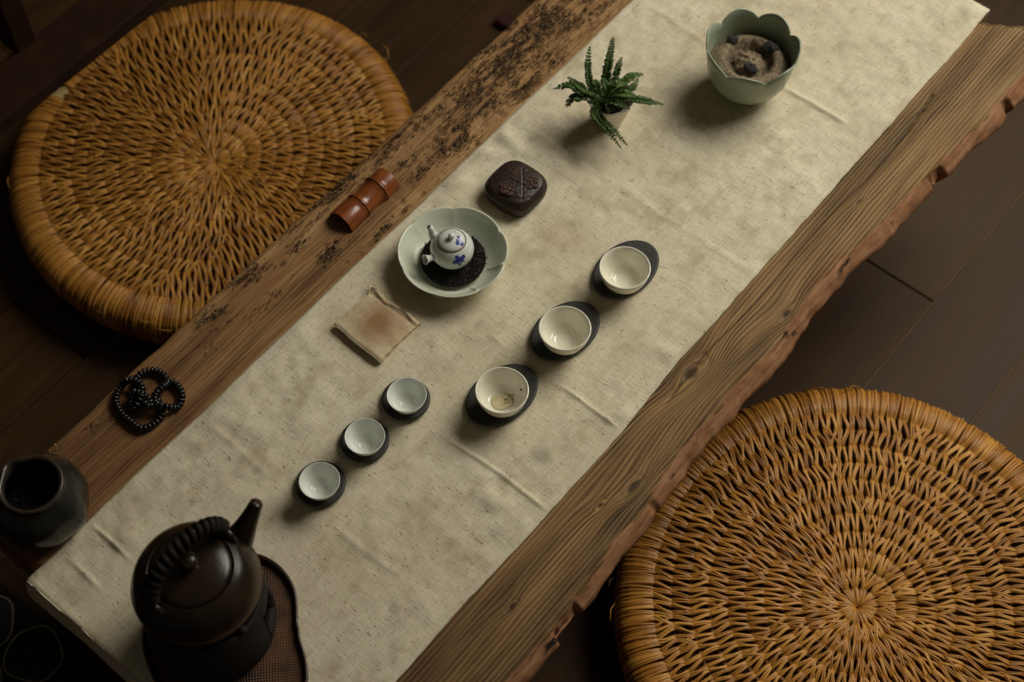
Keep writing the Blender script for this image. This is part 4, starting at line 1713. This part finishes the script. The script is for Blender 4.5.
def stove():
    root = empty('clay_stove', W(KU, KV, TT), ANG)
    tag(root, 'dark brown clay stove with a side opening, carrying the kettle', 'stove')
    mb = MB()
    ha = math.radians(-52)
    prof = [(.0540, 0), (.0580, .0015), (.0620, .012), (.0650, .030), (.0655, .046), (.0645, .060), (.0620, .078), (.0596, .091), (.0585, .095)]
    inn = [(.0545, .095), (.0545, .076), (.0545, .060), (.0545, .036), (.0545, .012), (.0530, .004), (.004, .003)]
    P = prof + inn
    seg = 96
    vs, fs = [], []
    for (r, z) in P:
        for k in range(seg):
            a = 2 * PI * k / seg
            vs.append((r * math.cos(a), r * math.sin(a), z))
    no = len(prof)

    def in_hole(k):
        a = 2 * PI * (k + .5) / seg
        d = abs((a - ha + PI) % (2 * PI) - PI)
        return d < .24
    holes_o, holes_i = {3, 4, 5}, {no + 1, no + 2, no + 3}
    for i in range(len(P) - 1):
        for k in range(seg):
            if in_hole(k) and (i in (3, 4, 5) or i in (no + 1, no + 2)):
                continue
            k2 = (k + 1) % seg
            fs.append((i * seg + k, i * seg + k2, (i + 1) * seg + k2, (i + 1) * seg + k))
    # the opening's cheeks
    ks = [k for k in range(seg) if in_hole(k)]
    # order around the hole
    kk = sorted(ks, key=lambda k: ((2 * PI * k / seg - ha + PI) % (2 * PI)))
    kl, kr = kk[0], (kk[-1] + 1) % seg
    for row_o, row_i in ((3, no + 3), (6, no + 1)):
        cols = kk + [kr]
        for a, b2 in zip(cols[:-1], cols[1:]):
            fs.append((row_o * seg + a, row_o * seg + b2, row_i * seg + b2, row_i * seg + a))
    for kx in (kl, kr):
        fs.append((3 * seg + kx, 4 * seg + kx, no * seg + 2 * seg + kx, no * seg + 3 * seg + kx))
        fs.append((4 * seg + kx, 5 * seg + kx, 6 * seg + kx, no * seg + 1 * seg + kx, no * seg + 2 * seg + kx))
    mb.add(vs, fs)
    # bottom plate
    mb.lathe([(.0540, 0), (.003, .0004)], seg)
    mb.build('body', M['stove'], root)
    # three prongs that carry the kettle
    for k in range(3):
        a = 2 * PI * k / 3 + .5
        m = MB()
        m.ball((.0562 * math.cos(a), .0562 * math.sin(a), .0955), .0052, 12, 8, (1, 1, .8))
        m.build('prong', M['stove'], root)


stove()


def kettle():
    zb = TT + .0996
    root = empty('kettle', W(KU, KV, zb), ANG)
    tag(root, 'dark brown clay kettle with a cord-wrapped overhead handle and a tapered spout, on the stove', 'kettle')
    mb = MB()
    root.scale = (.965, .965, 1.0)
    # below the seam, then the seam ring, then the domed shoulder
    mb.lathe([(.0004, .0), (.048, .0), (.056, .0035), (.0615, .013), (.0640, .022), (.0648, .0265)], 96)
    mb.lathe([(.0648, .0265), (.0632, .0360), (.0585, .0465), (.0520, .0550), (.0475, .0590), (.0440, .0608), (.0432, .0616), (.0422, .0612), (.0416, .0600), (.0416, .0580), (.0004, .0570)], 96)
    body = mb.build('body', M['kettle'], root)
    mb = MB()
    mb.lathe([(.0644, .0240), (.0655, .0252), (.0657, .0268), (.0651, .0284), (.0640, .0290), (.0636, .0262)], 96, closed=True)
    tag(mb.build('seam_ring', M['kettle_ring'], root), 'lighter brown unglazed ring around the belly')
    mb = MB()
    mb.lathe([(.0004, .0575), (.0400, .0585), (.0409, .0605), (.0402, .0622), (.0360, .0645), (.0240, .0680), (.0120, .0698), (.0004, .0702)], 80)
    lid = mb.build('lid', M['kettle'], root)
    mb = MB()
    mb.lathe([(.0004, .0690), (.0068, .0694), (.0062, .0712), (.0088, .0752), (.0102, .0790), (.0094, .0826), (.0060, .0850), (.0004, .0858)], 40)
    mb.build('knob', M['kettle'], lid)
    # spout, pointing along the table
    mb = MB()
    az = math.radians(-4)
    ca_, sa_ = math.cos(az), math.sin(az)
    pts = [(.048, .028), (.059, .038), (.068, .047), (.0780, .0590), (.0890, .0735)]
    rr = [.0185, .0155, .0122, .0092, .0068]
    P3 = [(x * ca_, x * sa_, z) for x, z in pts]
    mb.tube(P3, rr, 24, caps=False)
    d = (Vector(P3[-1]) - Vector(P3[-2])).normalized()
    mb.tube([Vector(P3[-1]), Vector(P3[-1]) + d * .0012, Vector(P3[-1]) + d * .0010, Vector(P3[-1]) - d * .012], [.0068, .0063, .0052, .0042], 24, caps=False)
    sp = mb.build('spout', M['kettle'], root)
    mb = MB()
    mb.tube([Vector(P3[-1]) - d * .010, Vector(P3[-1]) - d * .0092], .0050, 16)
    mb.build('spout_opening', M['leaf_dry'], sp)
    # overhead handle wrapped in cord
    arc = []
    for k in range(41):
        t = k / 40
        a = PI * (-.06 + 1.12 * t)
        arc.append(Vector((.0500 * math.cos(a), .0045 * math.sin(PI * t), .0620 + .046 * math.sin(a) ** .9 if math.sin(a) > 0 else .0620 + .03 * math.sin(a))))
    mb = MB()
    mb.tube(arc, .0046, 14)
    hd = mb.build('handle', M['kettle'], root)
    mb = MB()
    hel = []
    turns = 17
    n = turns * 12
    for k in range(n + 1):
        t = .10 + .80 * k / n
        x = t * 40
        i = min(int(x), 39)
        p = arc[i].lerp(arc[i + 1], x - i)
        tan = (arc[i + 1] - arc[i]).normalized()
        s = tan.cross(Vector((0, 1, 0))).normalized()
        w = s.cross(tan).normalized()
        ph = 2 * PI * turns * k / n
        hel.append(p + (s * math.cos(ph) + w * math.sin(ph)) * .0058)
    mb.tube(hel, .0034, 8)
    mb.build('cord_wrap', M['cord'], hd)
    for sx in (-1, 1):
        mb = MB()
        mb.tube([(sx * .0490, -.011, .0560), (sx * .0503, -.005, .0625), (sx * .0502, 0, .0645), (sx * .0503, .005, .0625), (sx * .0490, .011, .0560)], .0042, 10)
        mb.build('lug', M['kettle'], root)


kettle()

# ================================================================== MAT with dark rounds (lower left, floor)
def round_mat():
    root = empty('round_patterned_mat', W(-.80, .32, 0), ANG)
    tag(root, 'dark floor mat of black rounds with thin pale outlines', 'mat')
    mb = MB()
    mb.box(-.33, .262, -.30, .19, .001, .012, .003)
    mb.build('base', M['cell'], root, smooth=False)
    # hexagonally packed rounds
    random.seed(6)
    c0u, c0v = -.578 + .80, .287 - .32
    d = .0785
    cells, rims = MB(), MB()
    ang = math.radians(98)
    e1 = (d * math.cos(ang), d * math.sin(ang))
    e2 = (d * math.cos(ang + PI / 3), d * math.sin(ang + PI / 3))
    for i in range(-8, 9):
        for j in range(-8, 9):
            x, y = c0u + i * e1[0] + j * e2[0], c0v + i * e1[1] + j * e2[1]
            if not (-.29 < x < .228 and -.26 < y < .15):
                continue
            r = .0365 * random.uniform(.97, 1.02)

            def mod(a, k, q, z, x=x, y=y, r=r, i=i, j=j):
                w = r * q * (1 + .05 * math.sin(3 * a + i + 2 * j) + .03 * math.sin(5 * a + 2 * i + j))
                return (x + w * math.cos(a), y + w * math.sin(a), z)
            cells.lathe([(1.0, .011), (1.0, .018), (.93, .021), (.5, .0215), (.01, .0215)], 40, mod)
            rims.lathe([(1.0, .0165), (1.035, .0185), (1.025, .0212), (.985, .0218), (.955, .0205)], 40, mod)
    cells.build('rounds', M['cell'], root)
    rims.build('pale_outline', M['grout'], root)


round_mat()

# ================================================================== WOODEN RAILING (upper left, close to the camera)
def railing():
    z = .78
    a = uv(25, 41, z)
    b = uv(44, 86, z)
    vm, wv = (a[1] + b[1]) / 2, abs(a[1] - b[1])
    root = empty('wooden_railing', W(0, vm, 0), ANG)
    tag(root, 'dark wooden railing with a crossing upright, out of focus above the torn straw cushion', 'railing')
    mb = MB()
    mb.box(-1.25, 1.55, -wv / 2, wv / 2, z - .018, z, .002)
    mb.build('rail', M['rail'], root, smooth=False)
    for u in (-1.20, 1.50):
        m = MB()
        m.box(u - .022, u + .022, -.022, .022, 0.0, z - .017, .004)
        m.box(u - .03, u + .03, -.16, .16, 0.0, .04, .005)
        m.build('post', M['rail'], root, smooth=False)
    pu, pv = uv(19, 40, z)
    m = MB()
    m.box(pu - .013, pu + .013, pv - vm - .012, pv - vm + .012, z - .004, z + .30, .003)
    m.build('upright', M['rail'], root, smooth=False)


railing()

# ================================================================== WALLS (behind and beside the view)
def walls():
    plaster = mottled('plaster', S(150, 138, 118), S(172, 160, 138), 8, .9, .1, .1)
    mb = MB()
    u0 = 2.30
    # wall with a window opening v -1.25..0.25, z 1.35..2.55
    mb.box(u0, u0 + .12, -2.0, -1.25, 0, 2.8)
    mb.box(u0, u0 + .12, .25, 2.42, 0, 2.8)
    mb.box(u0, u0 + .12, -1.25, .25, 0, 1.35)
    mb.box(u0, u0 + .12, -1.25, .25, 2.55, 2.8)
    w_ = mb.build('wall_far', plaster, smooth=False)
    place(w_, W(0, 0, 0), ANG)
    w_['kind'] = 'structure'
    mb = MB()
    for (a, b, c, d) in ((-1.25, -1.19, 1.35, 2.55), (.19, .25, 1.35, 2.55), (-1.19, .19, 1.35, 1.41), (-1.19, .19, 2.49, 2.55), (-.53, -.47, 1.41, 2.49)):
        mb.box(u0 + .02, u0 + .09, a + .001, b - .001, c + .001, d - .001, .004)
    f_ = mb.build('window_1', M['dark_wood'], smooth=False)
    place(f_, W(0, 0, 0), ANG)
    f_['kind'] = 'structure'
    mb = MB()
    mb.box(-3.3, u0, 2.42, 2.54, 0, 2.8)
    l_ = mb.build('wall_left', plaster, smooth=False)
    place(l_, W(0, 0, 0), ANG)
    l_['kind'] = 'structure'


walls()

# ================================================================== LIGHT
def area(name, loc, target, sx, sy, power, col):
    l = bpy.data.lights.new(name, 'AREA')
    l.shape = 'RECTANGLE'
    l.size, l.size_y = sx, sy
    l.energy = power
    l.color = col
    o = bpy.data.objects.new(name, l)
    C.objects.link(o)
    o.location = loc
    o.rotation_euler = (Vector(target) - Vector(loc)).to_track_quat('-Z', 'Y').to_euler()
    return o


area('window_daylight', (1.6, 2.15, 2.0), (.44, 1.30, TZ), 1.6, 1.6, 12.3, (1.0, .945, .82)).data.spread = math.radians(74)
w = bpy.data.worlds.new('room_dusk')
bpy.context.scene.world = w
w.use_nodes = True
w.node_tree.nodes['Background'].inputs[0].default_value = (1.0, .86, .66, 1)
w.node_tree.nodes['Background'].inputs[1].default_value = .036

# ================================================================== CAMERA
cd = bpy.data.cameras.new('camera')
cd.sensor_width = 36
cd.lens = F / 1024 * 36
cd.clip_start = .05
cd.dof.use_dof = True
cd.dof.focus_distance = 1.80
cd.dof.aperture_fstop = 4.2
cam = bpy.data.objects.new('camera', cd)
C.objects.link(cam)
cam.location = (0, 0, H)
cam.rotation_euler = (TH, 0, 0)
sc = bpy.context.scene
sc.camera = cam
sc.view_settings.view_transform = 'Standard'
sc.view_settings.look = 'None'
sc.view_settings.exposure = 0.0
sc.view_settings.gamma = 1.0
sc.view_settings.use_curve_mapping = False
